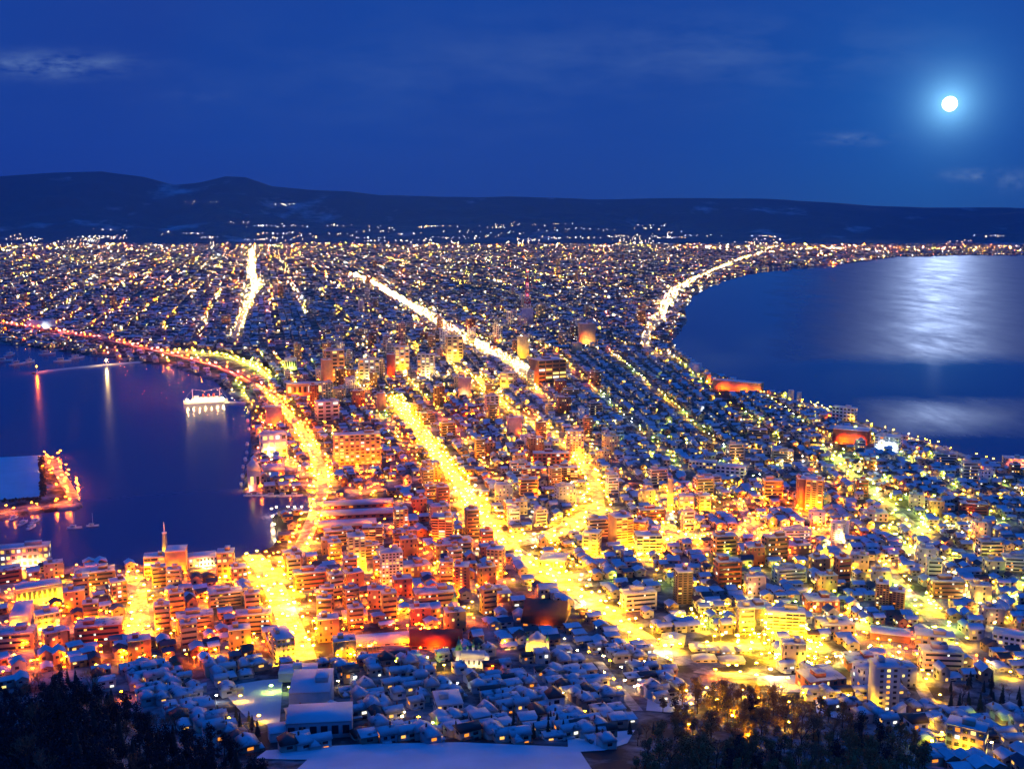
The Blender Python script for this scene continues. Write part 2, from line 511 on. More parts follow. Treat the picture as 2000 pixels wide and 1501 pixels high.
def copy_tree(src, loc, rotz, scale=None):
    c = src.copy(); COL.objects.link(c)
    c.location = loc; c.rotation_euler = (0, 0, rotz)
    if scale is not None: c.scale = scale
    for ch in src.children:
        d = ch.copy(); COL.objects.link(d); d.parent = c
        for g in ch.children:
            e = g.copy(); COL.objects.link(e); e.parent = d
    return c

# ------------------------------------------------------------------ ground, water, hills
NA, NR = 880, 640
az = np.linspace(R(-44), R(44), NA)
rr = np.geomspace(330.0, 12400.0, NR)
A_, R_ = np.meshgrid(az, rr)
gx, gy = R_ * np.sin(A_), R_ * np.cos(A_)
sd = np.concatenate([shore(gx[i:i + 40], gy[i:i + 40]) for i in range(0, NR, 40)])
gz = np.where(sd > 4.0, H(gx, gy), np.minimum(H(gx, gy), np.maximum(-7.0, (sd - 1.0) * 1.0)))
gv = np.stack([gx, gy, gz], -1).reshape(-1, 3)
ii = (np.arange(NR - 1)[:, None] * NA + np.arange(NA - 1)[None, :]).ravel()
gf = np.stack([ii, ii + NA, ii + NA + 1, ii + 1], -1)[:, ::-1]
ground = link('ground', mesh_np('ground', gv, gf.ravel(), np.full(len(gf), 4), [GROUND]))
tag(ground, kind='structure')
wm = MB().add([(-14000, 500, 0), (14000, 500, 0), (14000, 12300, 0), (-14000, 12300, 0)], [(0, 1, 2, 3)])
tag(wm.obj('water', WATER), kind='structure')

RIDGE = [(-600, 360), (0, 345), (100, 338), (200, 335), (280, 345), (340, 360), (390, 356), (440, 344), (480, 346), (530, 364), (600, 371), (680, 374),
         (740, 382), (850, 384), (1000, 385), (1150, 389), (1300, 387), (1500, 388), (1600, 395), (1700, 402), (1800, 405), (2000, 406), (2600, 402)]
NAH, NRH = 620, 110
azh = np.linspace(R(-44), R(44), NAH); rh = np.linspace(10600.0, 19500.0, NRH)
_ra = [ray(*p)[0] / ray(*p)[1] for p in RIDGE]
_rz = [CAMZ + ray(*p)[2] / math.hypot(*ray(*p)[:2]) * 17200.0 for p in RIDGE]
def hill_z(r, a):
    zr = float(np.interp(math.tan(a), _ra, _rz))
    x, y = r * math.sin(a), r * math.cos(a)
    n = mnoise.fractal(Vector((x * 0.0007, y * 0.0007, 0.3)), 1.0, 2.0, 5)
    foot = 11900.0 + 1500.0 * mnoise.noise(Vector((a * 9.0, 2.2, 0.0))) + 500.0 * mnoise.noise(Vector((a * 40.0, 5.2, 0.0)))
    t = min(1.0, max(0.0, (r - foot) / (17200.0 - foot)))
    prof = t ** 1.7 if r < 17200 else 1.0 - 0.25 * (r - 17200) / 2300.0
    return (2.5 if t > 0 else -6.0) + zr * prof * (1.0 + 0.7 * n * (1 - prof)) + 120 * n * t * (1 - t) + 14.0 * n * t
hv = []
for r in rh:
    for a in azh:
        hv.append((r * math.sin(a), r * math.cos(a), hill_z(r, a)))
ii = (np.arange(NRH - 1)[:, None] * NAH + np.arange(NAH - 1)[None, :]).ravel()
hf = np.stack([ii, ii + NAH, ii + NAH + 1, ii + 1], -1)[:, ::-1]
hme = mesh_np('hills', np.array(hv), hf.ravel(), np.full(len(hf), 4), [HILL])
hme.polygons.foreach_set('use_smooth', np.ones(len(hf), bool))
tag(link('hills', hme), kind='structure')

def sheet(name, pts, mat, lift=0.25, kind='structure', n=14):
    """ground-hugging sheet between two pixel edges: near edge and far edge polylines"""
    (near, far) = pts
    m = MB(); vs = []
    near = [at(*p) for p in near]; far = [at(*p) for p in far]
    k = len(near)
    for j in range(n + 1):
        for i in range(k):
            t = j / n
            x = near[i][0] * (1 - t) + far[i][0] * t; y = near[i][1] * (1 - t) + far[i][1] * t
            vs.append((x, y, float(H(x, y)) + lift))
    fs = [(j * k + i, j * k + i + 1, (j + 1) * k + i + 1, (j + 1) * k + i) for j in range(n) for i in range(k - 1)]
    m.add(vs, fs)
    o = m.obj(name, mat)
    return tag(o, kind=kind)

# ------------------------------------------------------------------ main roads and their lamps
# (pixels along the road, width in m, lamp colour, level, spacing in m, what it is called in labels)
ROADS = [
    ([(1345, 1298), (1290, 1268), (1240, 1234), (1190, 1200), (1110, 1146), (1030, 1090), (985, 1062)], 17, 'y2', 12, 'the broad boulevard below the brown temple roof'),
    ([(985, 1062), (940, 1005), (900, 945), (862, 900), (830, 855), (800, 815), (770, 780)], 17, 'y2', 14, 'the boulevard running on towards the harbour station'),
    ([(985, 1062), (1060, 1050), (1120, 1028), (1170, 992)], 28, 'y2', 12, 'the avenue bending off the boulevard'),
    ([(1170, 992), (1165, 950), (1140, 910), (1115, 875), (1060, 838), (1000, 800), (955, 765), (930, 735)], 14, 'y2', 17, 'the tram avenue past the red and white tower block'),
    ([(594, 1290), (572, 1235), (545, 1165), (515, 1110), (490, 1082)], 19, 'y2', 14, 'the straight slope street down to the harbour'),
    ([(580, 1088), (612, 1015), (634, 950), (628, 915), (600, 860), (570, 815), (540, 785), (512, 757)], 15, 'o2', 15, 'the curved bay road'),
    ([(1075, 742), (1020, 715), (950, 685), (870, 638), (780, 585), (720, 550), (690, 535)], 22, 'w2', 24, 'the far glowing avenue'),
    ([(455, 662), (480, 605), (503, 556), (496, 540), (490, 487)], 16, 'w1', 34, 'the far street to the hills'),
    ([(1285, 698), (1252, 666), (1280, 636), (1300, 600), (1316, 570), (1350, 549), (1400, 527), (1450, 505), (1500, 491), (1600, 485), (1720, 488)], 20, 'w2', 42, 'the ocean shore road'),
    ([(1820, 1062), (1760, 1005), (1700, 960), (1630, 896), (1600, 868)], 12, 'g1', 24, 'the street slanting through the blue roofs'),
    ([(1900, 1292), (1840, 1228), (1780, 1166), (1735, 1112)], 12, 'g1', 22, 'the slope street beside the brown twin blocks'),
    ([(1312, 1060), (1306, 1010), (1292, 965)], 14, 'y2', 20, 'the short yellow street by the yellow offices'),
    ([(1230, 1052), (1310, 1052), (1420, 1046), (1530, 1040), (1640, 1030)], 12, 'o1', 24, 'the orange cross street'),
    ([(1480, 1048), (1458, 1005), (1440, 975)], 12, 'o1', 24, 'the orange side street by the offices'),
    ([(1820, 1378), (1795, 1335), (1765, 1290)], 9, 'y1', 20, 'the lane behind the grey stairwell tower'),
    ([(1362, 1308), (1430, 1322), (1498, 1316), (1500, 1340)], 14, 'y2', 8, 'the glowing hairpin above the trees'),
    ([(1345, 1258), (1420, 1262), (1490, 1262)], 16, 'y2', 13, 'the yard of lit sheds'),
    ([(1245, 1388), (1204, 1338), (1168, 1292)], 7, 'w0', 22, 'the narrow stair lane'),
    ([(282, 1245), (272, 1190), (266, 1128)], 14, 'y2', 16, 'the short street down to the chimney'),
    ([(-60, 1232), (70, 1238), (150, 1232)], 10, 'o1', 22, 'the red street at the harbour hill'),
    ([(640, 962), (720, 960), (800, 950)], 12, 'o1', 26, 'the street before the brick warehouses'),
    ([(800, 905), (740, 915), (650, 915)], 12, 'o1', 26, 'the street before the wide orange hotel'),
    ([(-200, 1040), (0, 1003), (90, 988), (150, 981)], 8, 'o1', 13, 'the island quay'),
    ([(146, 974), (120, 930), (96, 892)], 12, 'o1', 14, 'the island lamp avenue'),
    ([(1985, 906), (1920, 901), (1850, 879), (1770, 856), (1700, 838), (1625, 803), (1560, 787), (1480, 768)], 8, 'y1', 22, 'the lane along the ocean front'),
    ([(330, 684), (420, 692), (500, 715), (530, 742)], 12, 'g2', 20, 'the railway yard'),
    ([(780, 745), (850, 735), (950, 725)], 14, 'w1', 30, 'the station square'),
]
road_lines = []
SIDE = {}
lamps = []         # x, y, z(ground), key, street
def densify(pts, step):
    P = [Vector(p) for p in pts]
    out = [P[0]]
    for a, b in zip(P, P[1:]):
        n = max(1, int((b - a).length / step))
        out += [a.lerp(b, (i + 1) / n) for i in range(n)]
    return out

def smooth(pts, it=2):
    for _ in range(it):
        q = [pts[0]]
        for a, b in zip(pts, pts[1:]):
            q += [tuple(0.75 * u + 0.25 * w for u, w in zip(a, b)), tuple(0.25 * u + 0.75 * w for u, w in zip(a, b))]
        pts = q + [pts[-1]]
    return pts

def ribbon(line, width, lift, thick=0.0):
    """strip along a line that follows the ground"""
    m = MB(); vs = []
    for i, p in enumerate(line):
        d = (line[min(i + 1, len(line) - 1)] - line[max(i - 1, 0)]); d = Vector((d.x, d.y)).normalized()
        n = Vector((-d.y, d.x)) * width / 2
        for s in (1, -1):
            x, y = p.x + n.x * s, p.y + n.y * s
            vs.append((x, y, float(H(x, y)) + lift))
    m.add(vs, [(2 * i + 1, 2 * i + 3, 2 * i + 2, 2 * i) for i in range(len(line) - 1)])
    return m

for ri, (pts, w, key, gap, called) in enumerate(ROADS):
    G = [at(*p) for p in smooth(pts, 1)]
    line = densify(G, 14.0)
    tag(ribbon(line, w, 0.3 + 0.03 * (ri % 7)).obj('road', ROAD), kind='structure')
    road_lines.append((np.array([(p.x, p.y) for p in line]), w))
    acc, k = 0.0, 0
    for a, b in zip(line, line[1:]):
        acc += (b - a).length
        if acc >= gap:
            acc = 0.0
            d = Vector((b.x - a.x, b.y - a.y)).normalized(); n = Vector((-d.y, d.x))
            for s in (1, -1, 0)[:3 if w in (17, 19, 22, 28) else 2]:
                k += 1
                e = s * (w / 2 + 1.5) + rng.normal(0, 1.3 + math.hypot(b.x, b.y) / 1200)
                x, y = b.x + n.x * e + d.x * rng.normal(0, gap * .3), b.y + n.y * e + d.y * rng.normal(0, gap * .3)
                cl = mnoise.noise(Vector((x * .011, y * .008, 7.0))) + rng.normal(0, .22)
                if cl < -.62 and w != 14: continue
                kk_ = key if cl > -.3 else key[0] + str(max(0, int(key[1]) - 1))
                q_ = rng.random()
                if key[0] == 'y' and q_ < .16: kk_ = ('o' if q_ < .13 else 'w') + kk_[1]
                if key[0] == 'o' and w == 15 and q_ < .4: kk_ = 'y' + kk_[1]
                if key[0] == 'g' and q_ < .55: kk_ = 'y' + kk_[1]
                if key[0] == 'w' and q_ < .4: kk_ = ('y' if q_ < .25 else 'p') + kk_[1]
                SIDE[len(lamps)] = ({1: 'left kerb', -1: 'right kerb', 0: 'middle'}[s], (k - 1) // (3 if w in (17, 19, 22, 28) else 2) + 1)
                lamps.append((x, y, float(H(x, y)), kk_, called, k))
NROADS = len(ROADS)
ROADLEN = len(lamps)


# ------------------------------------------------------------------ landmark buildings
KEEP = []          # circles kept free of ordinary houses: x, y, r
ANCHORS = []       # places that labels can point at: phrase, x, y
def unit_box(mat, d=0.16):
    return MB().box(-0.5, 0.5, -d, d, 0.0, 1.0).mesh('window', mat)
WINMESH = [unit_box(m) for m in WIN] + [unit_box(GLASS_D)]
def add_window(root, x, y, z, w, h, face='front', lit=True, name='window'):
    k = rng.choice([0, 0, 1, 1, 2, 3]) if lit else 4
    o = link(name, WINMESH[k], root, (x, y, z))
    o.scale = (w, 1.0, h)
    if face == 'side': o.rotation_euler.z = math.pi / 2
    return o

def place(rect, D):
    """ground point, frame angle, width, height and depth for a block that spans a pixel rectangle"""
    x0, x1, yt, yb = rect
    x, y, z = at((x0 + x1) / 2, yb)
    hd = math.hypot(x, y); dep = math.atan2(CAMZ - z, hd)
    depth = y * math.cos(TH) - (z - CAMZ) * math.sin(TH)
    s = F / depth
    W = (x1 - x0) / s
    V = (yb - yt) / s
    D = min(D, 0.55 * V / max(0.05, math.sin(dep)))
    h = (V - D * math.sin(dep)) / math.cos(dep)
    phi = -math.atan2(x, y)
    return x, y, z, phi, W, h, D

def centre(x, y, phi, D, off=0.0):
    """centre of a footprint whose front edge stands at x, y"""
    k = D / 2 + off
    return x - math.sin(phi) * k, y + math.cos(phi) * k

def floodlight(x, y, key, what, r=1.1, rot=0.0):  # lamp added to brighten a building front to its full height
    z = float(H(x, y))
    root = empty('floodlight', (x, y, z))
    lab = 'added light ' + what
    if len(lab.split()) > 16: lab = ' '.join(lab.split()[:11])
    tag(root, lab, 'floodlight')
    root.rotation_euler.z = rot
    MB().box(-0.35, 0.35, -0.25, 0.25, -0.6, 0.8).obj('bracket', STEEL, root)
    hd = MB().box(-r - .08, r + .08, -.35, -.01, 0.8, 0.8 + 2 * r * .8).obj('housing', STEEL, root)
    MB().box(-r, r, .003, .06, 0.88, 0.74 + 2 * r * .8).obj('lamp_head', LAMP[key], root)
    return root

def tower(name, rect, col, label, D=16.0, yaw=0.0, style='grid', floors=None, cols=5, lit=0.3, side=2, roof=None, pent=1, flood=None, cat='building', anchor=None, wmat=None, group=None):
    x, y, z, phi, Wt, h, D = place(rect, D)
    yr = R(yaw)
    W = max(4.0, (Wt - D * abs(math.sin(yr))) / math.cos(yr))
    cx, cy_ = centre(x, y, phi, D)
    root = empty(name, (cx, cy_, z), phi + yr)
    tag(root, label, cat, group)
    wm = wmat or WALL
    o = MB().box(-W / 2, W / 2, -D / 2, D / 2, -8.0, h).obj('wall', wm, root); o.color = (*col, 1)
    rm = roof or SNOW
    rb = MB().box(-W / 2 - 0.25, W / 2 + 0.25, -D / 2 - 0.25, D / 2 + 0.25, h + 0.003, h + 0.35)
    ro = rb.obj('roof', rm, root)
    for i in range(pent):
        pw, pd = W * rng.uniform(0.18, 0.34), D * rng.uniform(0.25, 0.45)
        px, py = rng.uniform(-0.28, 0.28) * W, rng.uniform(-0.1, 0.25) * D
        b = MB().box(px - pw / 2, px + pw / 2, py - pd / 2, py + pd / 2, h + 0.36, h + 3.3)
        b.box(px - pw / 2 - 0.1, px + pw / 2 + 0.1, py - pd / 2 - 0.1, py + pd / 2 + 0.1, h + 3.302, h + 3.55, 1)
        p = b.obj('penthouse', [wm, rm], root); p.color = (*col, 1)
    fl = floors or max(2, int(round(h / 3.6)))
    fh = h / fl
    if style in ('grid', 'bands'):
        for f in range(fl):
            zb = f * fh + fh * 0.28
            for c in range(cols):
                xc = (c + 0.5) / cols * W - W / 2
                add_window(root, xc, -D / 2, zb, W / cols * (0.62 if style == 'grid' else 0.84), fh * 0.5, 'front', rng.random() < lit)
            if style == 'bands':
                o = MB().box(-W / 2 + 0.2, W / 2 - 0.2, -D / 2 - 1.3, -D / 2 - 0.003, f * fh - 0.1, f * fh + 0.95).obj('balcony', wm, root)
                o.color = (*[min(0.8, v * 1.25) for v in col], 1)
            if side and abs(yaw) > 4:
                sx = -W / 2 if yaw > 0 else W / 2
                for c in range(side):
                    add_window(root, sx, (c + 0.5) / side * D - D / 2, zb, D / side * 0.5, fh * 0.45, 'side', rng.random() < lit * 0.7)
    elif style == 'strip':           # one lit stairwell column between dark windows
        for f in range(fl):
            zb = f * fh + fh * 0.28
            for c in range(3):
                add_window(root, (-0.29 + 0.29 * c) * W, -D / 2, zb, W * 0.14, fh * 0.45, 'front', c == 1)
    KEEP.append((cx, cy_, math.hypot(W, D) / 2 + 3))
    if anchor: ANCHORS.append((anchor, cx, cy_))
    if flood:
        for i, (key, fx, dist) in enumerate(flood):
            lx, ly = fx * W, -D / 2 - dist
            c, s = math.cos(phi + yr), math.sin(phi + yr)
            floodlight(cx + lx * c - ly * s, cy_ + lx * s + ly * c, key, ('before ' if i == 0 else 'at the other corner of ' if i == 1 else 'further along ') + (anchor or label), 1.3, phi + yr)
    return root, W, D, h

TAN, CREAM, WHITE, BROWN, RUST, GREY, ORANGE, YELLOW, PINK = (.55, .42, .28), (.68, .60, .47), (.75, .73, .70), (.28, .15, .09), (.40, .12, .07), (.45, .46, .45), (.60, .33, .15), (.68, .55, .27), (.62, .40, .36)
T = tower
ab = 'apartment_building'
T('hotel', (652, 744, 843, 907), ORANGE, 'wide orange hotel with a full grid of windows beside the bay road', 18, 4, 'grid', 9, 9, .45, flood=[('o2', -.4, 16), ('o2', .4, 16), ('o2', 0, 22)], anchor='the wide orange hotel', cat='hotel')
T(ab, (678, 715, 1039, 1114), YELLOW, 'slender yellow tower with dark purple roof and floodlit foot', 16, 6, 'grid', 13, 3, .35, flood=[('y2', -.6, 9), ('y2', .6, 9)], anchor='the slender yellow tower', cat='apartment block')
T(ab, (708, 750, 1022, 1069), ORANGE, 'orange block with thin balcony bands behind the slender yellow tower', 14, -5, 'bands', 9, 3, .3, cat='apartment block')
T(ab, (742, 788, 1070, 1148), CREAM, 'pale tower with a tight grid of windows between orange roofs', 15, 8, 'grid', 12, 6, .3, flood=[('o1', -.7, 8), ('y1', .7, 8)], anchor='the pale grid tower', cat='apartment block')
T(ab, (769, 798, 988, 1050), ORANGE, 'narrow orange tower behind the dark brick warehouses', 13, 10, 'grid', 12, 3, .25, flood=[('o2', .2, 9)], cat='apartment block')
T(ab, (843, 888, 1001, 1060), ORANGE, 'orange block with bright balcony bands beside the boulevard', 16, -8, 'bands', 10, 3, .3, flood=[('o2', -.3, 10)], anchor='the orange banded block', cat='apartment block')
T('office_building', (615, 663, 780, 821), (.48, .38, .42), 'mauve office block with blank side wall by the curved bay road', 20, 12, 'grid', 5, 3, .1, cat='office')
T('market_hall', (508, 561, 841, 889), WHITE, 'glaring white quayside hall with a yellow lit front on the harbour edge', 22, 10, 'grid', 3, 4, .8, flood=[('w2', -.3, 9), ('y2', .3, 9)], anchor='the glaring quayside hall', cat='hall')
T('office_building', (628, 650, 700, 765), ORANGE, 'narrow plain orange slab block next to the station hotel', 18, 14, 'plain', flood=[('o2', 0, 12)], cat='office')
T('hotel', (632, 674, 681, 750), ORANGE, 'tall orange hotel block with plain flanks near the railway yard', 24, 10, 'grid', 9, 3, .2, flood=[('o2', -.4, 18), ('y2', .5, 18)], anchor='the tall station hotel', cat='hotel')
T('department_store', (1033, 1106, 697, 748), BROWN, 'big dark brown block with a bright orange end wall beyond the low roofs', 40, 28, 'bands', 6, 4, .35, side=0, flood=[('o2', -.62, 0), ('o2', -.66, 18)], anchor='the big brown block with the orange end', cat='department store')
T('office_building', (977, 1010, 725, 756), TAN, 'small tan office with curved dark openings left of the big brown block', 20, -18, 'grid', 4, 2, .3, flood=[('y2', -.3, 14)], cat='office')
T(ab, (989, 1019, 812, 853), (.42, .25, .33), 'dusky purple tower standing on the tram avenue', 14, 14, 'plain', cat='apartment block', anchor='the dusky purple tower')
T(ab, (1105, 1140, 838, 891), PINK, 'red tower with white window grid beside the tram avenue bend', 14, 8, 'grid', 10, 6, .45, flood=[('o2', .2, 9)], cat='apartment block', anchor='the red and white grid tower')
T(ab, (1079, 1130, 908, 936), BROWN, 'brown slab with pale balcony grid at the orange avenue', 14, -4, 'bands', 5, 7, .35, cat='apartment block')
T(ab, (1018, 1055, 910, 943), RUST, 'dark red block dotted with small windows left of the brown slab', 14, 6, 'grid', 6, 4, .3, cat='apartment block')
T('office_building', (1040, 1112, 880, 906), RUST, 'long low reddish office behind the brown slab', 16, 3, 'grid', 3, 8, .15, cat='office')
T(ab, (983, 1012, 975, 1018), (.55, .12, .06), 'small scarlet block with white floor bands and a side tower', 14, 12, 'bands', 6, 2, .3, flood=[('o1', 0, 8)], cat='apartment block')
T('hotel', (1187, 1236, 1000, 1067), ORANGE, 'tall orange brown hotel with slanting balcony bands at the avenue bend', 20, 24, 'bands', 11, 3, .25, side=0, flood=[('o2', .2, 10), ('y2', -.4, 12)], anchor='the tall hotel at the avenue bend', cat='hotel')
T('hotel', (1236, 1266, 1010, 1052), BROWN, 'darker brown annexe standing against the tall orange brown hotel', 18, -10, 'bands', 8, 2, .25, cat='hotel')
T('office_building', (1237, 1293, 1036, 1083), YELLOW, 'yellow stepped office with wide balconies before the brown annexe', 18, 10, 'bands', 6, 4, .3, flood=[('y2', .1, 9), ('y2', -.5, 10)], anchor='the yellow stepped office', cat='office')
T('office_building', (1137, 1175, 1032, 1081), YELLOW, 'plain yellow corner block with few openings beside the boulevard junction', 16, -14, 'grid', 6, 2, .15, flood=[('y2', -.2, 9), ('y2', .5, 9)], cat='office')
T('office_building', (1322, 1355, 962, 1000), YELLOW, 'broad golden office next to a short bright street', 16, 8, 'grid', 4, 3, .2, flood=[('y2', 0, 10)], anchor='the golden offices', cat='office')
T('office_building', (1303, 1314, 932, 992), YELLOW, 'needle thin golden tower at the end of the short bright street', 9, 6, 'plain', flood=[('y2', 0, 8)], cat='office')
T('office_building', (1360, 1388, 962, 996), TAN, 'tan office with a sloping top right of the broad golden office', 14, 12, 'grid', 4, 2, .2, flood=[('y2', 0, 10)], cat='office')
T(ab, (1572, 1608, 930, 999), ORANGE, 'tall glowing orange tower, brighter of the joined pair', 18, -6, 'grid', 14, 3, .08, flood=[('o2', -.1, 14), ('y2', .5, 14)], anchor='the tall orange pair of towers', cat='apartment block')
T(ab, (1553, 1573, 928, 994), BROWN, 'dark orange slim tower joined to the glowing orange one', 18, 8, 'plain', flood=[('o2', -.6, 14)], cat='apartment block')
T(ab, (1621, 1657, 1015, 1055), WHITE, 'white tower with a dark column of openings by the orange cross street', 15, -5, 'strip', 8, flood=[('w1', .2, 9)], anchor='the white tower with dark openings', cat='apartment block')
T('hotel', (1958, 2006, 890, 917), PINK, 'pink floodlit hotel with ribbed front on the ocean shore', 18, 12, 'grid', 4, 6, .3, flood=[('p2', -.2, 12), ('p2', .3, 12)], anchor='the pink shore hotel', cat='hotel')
T('school', (1625, 1673, 793, 822), WHITE, 'long white block standing on the ocean shore', 14, -20, 'grid', 4, 6, .1, cat='school', anchor='the long white shore block')
T('hospital', (1708, 1760, 847, 881), WHITE, 'white tiered block with dazzling base above the ocean', 22, -12, 'grid', 5, 5, .25, flood=[('c2', -.2, 9), ('c2', .2, 10)], anchor='the white tiered shore block', cat='hospital')
T('shop_hall', (1627, 1700, 832, 866), RUST, 'low red hall washed in orange light near the ocean shore', 30, -10, 'plain', pent=0, flood=[('o2', -.2, 10), ('o2', .3, 10)], cat='hall', anchor='the red shore hall')
T(ab, (1540, 1550, 761, 780), CREAM, 'slim pale block, first of the twin blocks on the shoreline', 10, 10, 'plain', pent=0, cat='apartment block')
T(ab, (1556, 1565, 765, 781), CREAM, 'slim pale block, lower of the twin blocks on the shoreline', 10, -10, 'plain', pent=0, cat='apartment block')
T(ab, (1495, 1571, 1186, 1236), YELLOW, 'yellow apartment slab with five long balcony rows above the glowing hairpin', 13, 5, 'bands', 6, 6, .25, pent=2, flood=[('y2', -.35, 12), ('y2', .35, 12)], anchor='the yellow balcony slab', cat='apartment block')
T(ab, (1708, 1734, 1131, 1192), BROWN, 'dark brown block, taller of the brown twins among blue roofs', 13, 4, 'grid', 12, 4, .12, flood=[('y1', .3, 6)], anchor='the brown twin blocks', cat='apartment block')
T(ab, (1735, 1766, 1146, 1193), BROWN, 'dark brown block, lower of the brown twins among blue roofs', 13, -4, 'grid', 9, 4, .1, cat='apartment block')
T(ab, (1314, 1352, 1108, 1179), (.20, .13, .10), 'dim brown tower standing alone above dark blue houses', 14, 16, 'grid', 13, 3, .05, anchor='the dim lone tower', cat='apartment block')
T(ab, (1694, 1753, 1287, 1388), GREY, 'grey tower with a lit stairwell column and an orange side of balconies', 15, 20, 'strip', 8, flood=[('y1', -.75, 2)], anchor='the grey stairwell tower', cat='apartment block')
T(ab, (1847, 1924, 1405, 1478), TAN, 'beige apartment house of four floors at the edge of the dark woods', 12, -8, 'grid', 4, 5, .2, flood=[('y1', .1, 9)], anchor='the beige house by the woods', cat='apartment block')
T('hotel', (-4, 98, 1060, 1106), PINK, 'long pink and white waterfront hotel across from the island', 16, -10, 'grid', 3, 10, .75, flood=[('p2', 0, 9), ('w1', .3, 9)], anchor='the pink waterfront hotel', cat='hotel')
T('warehouse', (325, 368, 1064, 1120), ORANGE, 'blank orange warehouse beside the pointed chimney tower', 20, -8, 'plain', pent=0, flood=[('o2', 0, 10), ('o1', .6, 8)], cat='warehouse', anchor='the blank orange warehouse')
T('office_building', (283, 325, 1078, 1122), ORANGE, 'stepped orange office left of the blank orange warehouse', 16, -4, 'bands', 4, 3, .4, flood=[('o2', -.3, 9)], cat='office')
T('hall', (368, 424, 1077, 1106), WHITE, 'white hall with snowy roof and a row of dark windows by the harbour', 18, 4, 'grid', 2, 8, .3, pent=0, flood=[('w1', .1, 8)], cat='hall')
T('office_building', (425, 460, 1070, 1130), ORANGE, 'orange office with snowy flat top near the harbour corner', 15, -6, 'grid', 5, 3, .35, flood=[('o2', .2, 9)], cat='office', anchor='the orange corner office')
T('office_building', (452, 484, 1100, 1143), BROWN, 'brown block with bright ground floor windows beside the slope street', 14, 8, 'grid', 4, 3, .6, cat='office')
T('hall', (33, 120, 1133, 1176), YELLOW, 'bright yellow columned hall with a blue snowy roof', 18, 6, 'grid', 1, 9, .1, pent=0, flood=[('y2', -.42, 7), ('y2', .1, 8), ('y2', .42, 8)], cat='hall', anchor='the bright yellow columned hall')
T('shed', (22, 68, 1172, 1228), CREAM, 'large shed with purple snow on its tall sloping roof', 44, -8, 'plain', pent=0, flood=[('y2', -.3, 6)], cat='shed')
T('office_building', (70, 118, 1188, 1231), YELLOW, 'yellow building with blue roof and small square windows beside the large shed', 14, 8, 'grid', 3, 4, .3, flood=[('y2', -.2, 7)], cat='office')
T('office_building', (215, 249, 1127, 1176), BROWN, 'dark block with a lit staircase of windows behind the orange roofs', 13, 10, 'grid', 5, 3, .55, cat='office', anchor='the dark block with lit stairs')
T('bank', (525, 577, 1222, 1294), TAN, 'tan corner building with an angular blue roof on the straight slope street', 26, 14, 'grid', 5, 4, .25, flood=[('y2', .5, 6), ('y1', -.6, 5)], anchor='the tan corner building', cat='bank')
T(ab, (950, 988, 1064, 1128), ORANGE, 'orange apartment tower at the boulevard junction', 15, -12, 'grid', 9, 4, .3, flood=[('o2', 0, 8)], anchor='the orange junction tower', cat='apartment block')
T('office_building', (887, 918, 1097, 1160), RUST, 'dark red office with one tall white lit strip', 14, -6, 'strip', 9, flood=[('o2', -.3, 8)], cat='office', anchor='the dark red strip office')
T('town_hall', (1052, 1112, 1078, 1110), YELLOW, 'low golden hall with an arched window row by the boulevard', 26, -10, 'grid', 1, 7, 0, pent=0, flood=[('y2', -.2, 7), ('y2', .3, 7)], cat='hall', anchor='the golden arched hall')
T('office_building', (1129, 1163, 630, 672), (.58, .34, .2), 'distant orange tower with a slanted top above a glowing forecourt', 24, 14, 'plain', flood=[('w2', 0, 24), ('o2', -.5, 16)], cat='office', anchor='the distant orange tower')
T('office_building', (1117, 1137, 668, 690), YELLOW, 'square yellow block below the distant orange tower', 18, 8, 'plain', flood=[('y2', 0, 16)], cat='office')
T('exhibition_hall', (55, 108, 625, 642), WHITE, 'pale blue white box of a hall beyond the elevated road', 40, 6, 'plain', pent=0, cat='hall', anchor='the pale box hall', flood=[('c2', 0, 30)])
T('office_building', (736, 754, 765, 802), (.45, .2, .2), 'narrow dark building topped by a blue lit sign box', 14, 8, 'plain', cat='office')
T('office_building', (556, 580, 698, 722), WHITE, 'small pillared building at the railway yard', 16, 4, 'grid', 1, 5, 0, cat='station', flood=[('g2', 0, 12)])
T('office_building', (770, 800, 675, 722), CREAM, 'cream block in the crowded centre right of the station hotel', 18, 6, 'grid', 8, 3, .4, flood=[('y2', 0, 16)], cat='office')
T('office_building', (756, 772, 690, 735), (.55, .14, .1), 'thin red block against the cream block in the centre', 16, -6, 'plain', flood=[('o1', 0, 12)], cat='office')
T('office_building', (700, 742, 700, 745), GREY, 'pale grey wide block in the centre left of the thin red one', 18, 6, 'grid', 7, 4, .4, flood=[('w2', 0, 14)], cat='office')
T('office_building', (815, 850, 690, 735), GREY, 'grey office with vertical ribs in the crowded centre', 18, -8, 'grid', 8, 4, .35, flood=[('w2', .2, 16)], cat='office')
T('office_building', (870, 905, 655, 705), YELLOW, 'bright yellow tower on the far glowing avenue', 20, 10, 'grid', 8, 3, .3, flood=[('y2', .2, 18), ('w2', -.4, 18)], cat='office', anchor='the bright yellow avenue tower')
T('office_building', (1010, 1034, 655, 700), YELLOW, 'tall cream yellow tower above the end of the glowing avenue', 20, -10, 'plain', flood=[('y2', -.2, 18)], cat='office')
T('office_building', (895, 922, 735, 775), (.5, .3, .3), 'rosy slab block on the near side of the station square', 16, -8, 'plain', cat='office', flood=[('w1', 0, 10)])
T('office_building', (945, 975, 770, 815), (.5, .38, .36), 'rosy tower among yellow fronts on the tram avenue', 16, 12, 'grid', 8, 3, .2, cat='office', flood=[('y2', 0, 10)])
T('school', (545, 622, 1296, 1330), GREY, 'rear wing of the blue roofed school, a long flat block', 34, -6, 'plain', pent=1, cat='school wing')
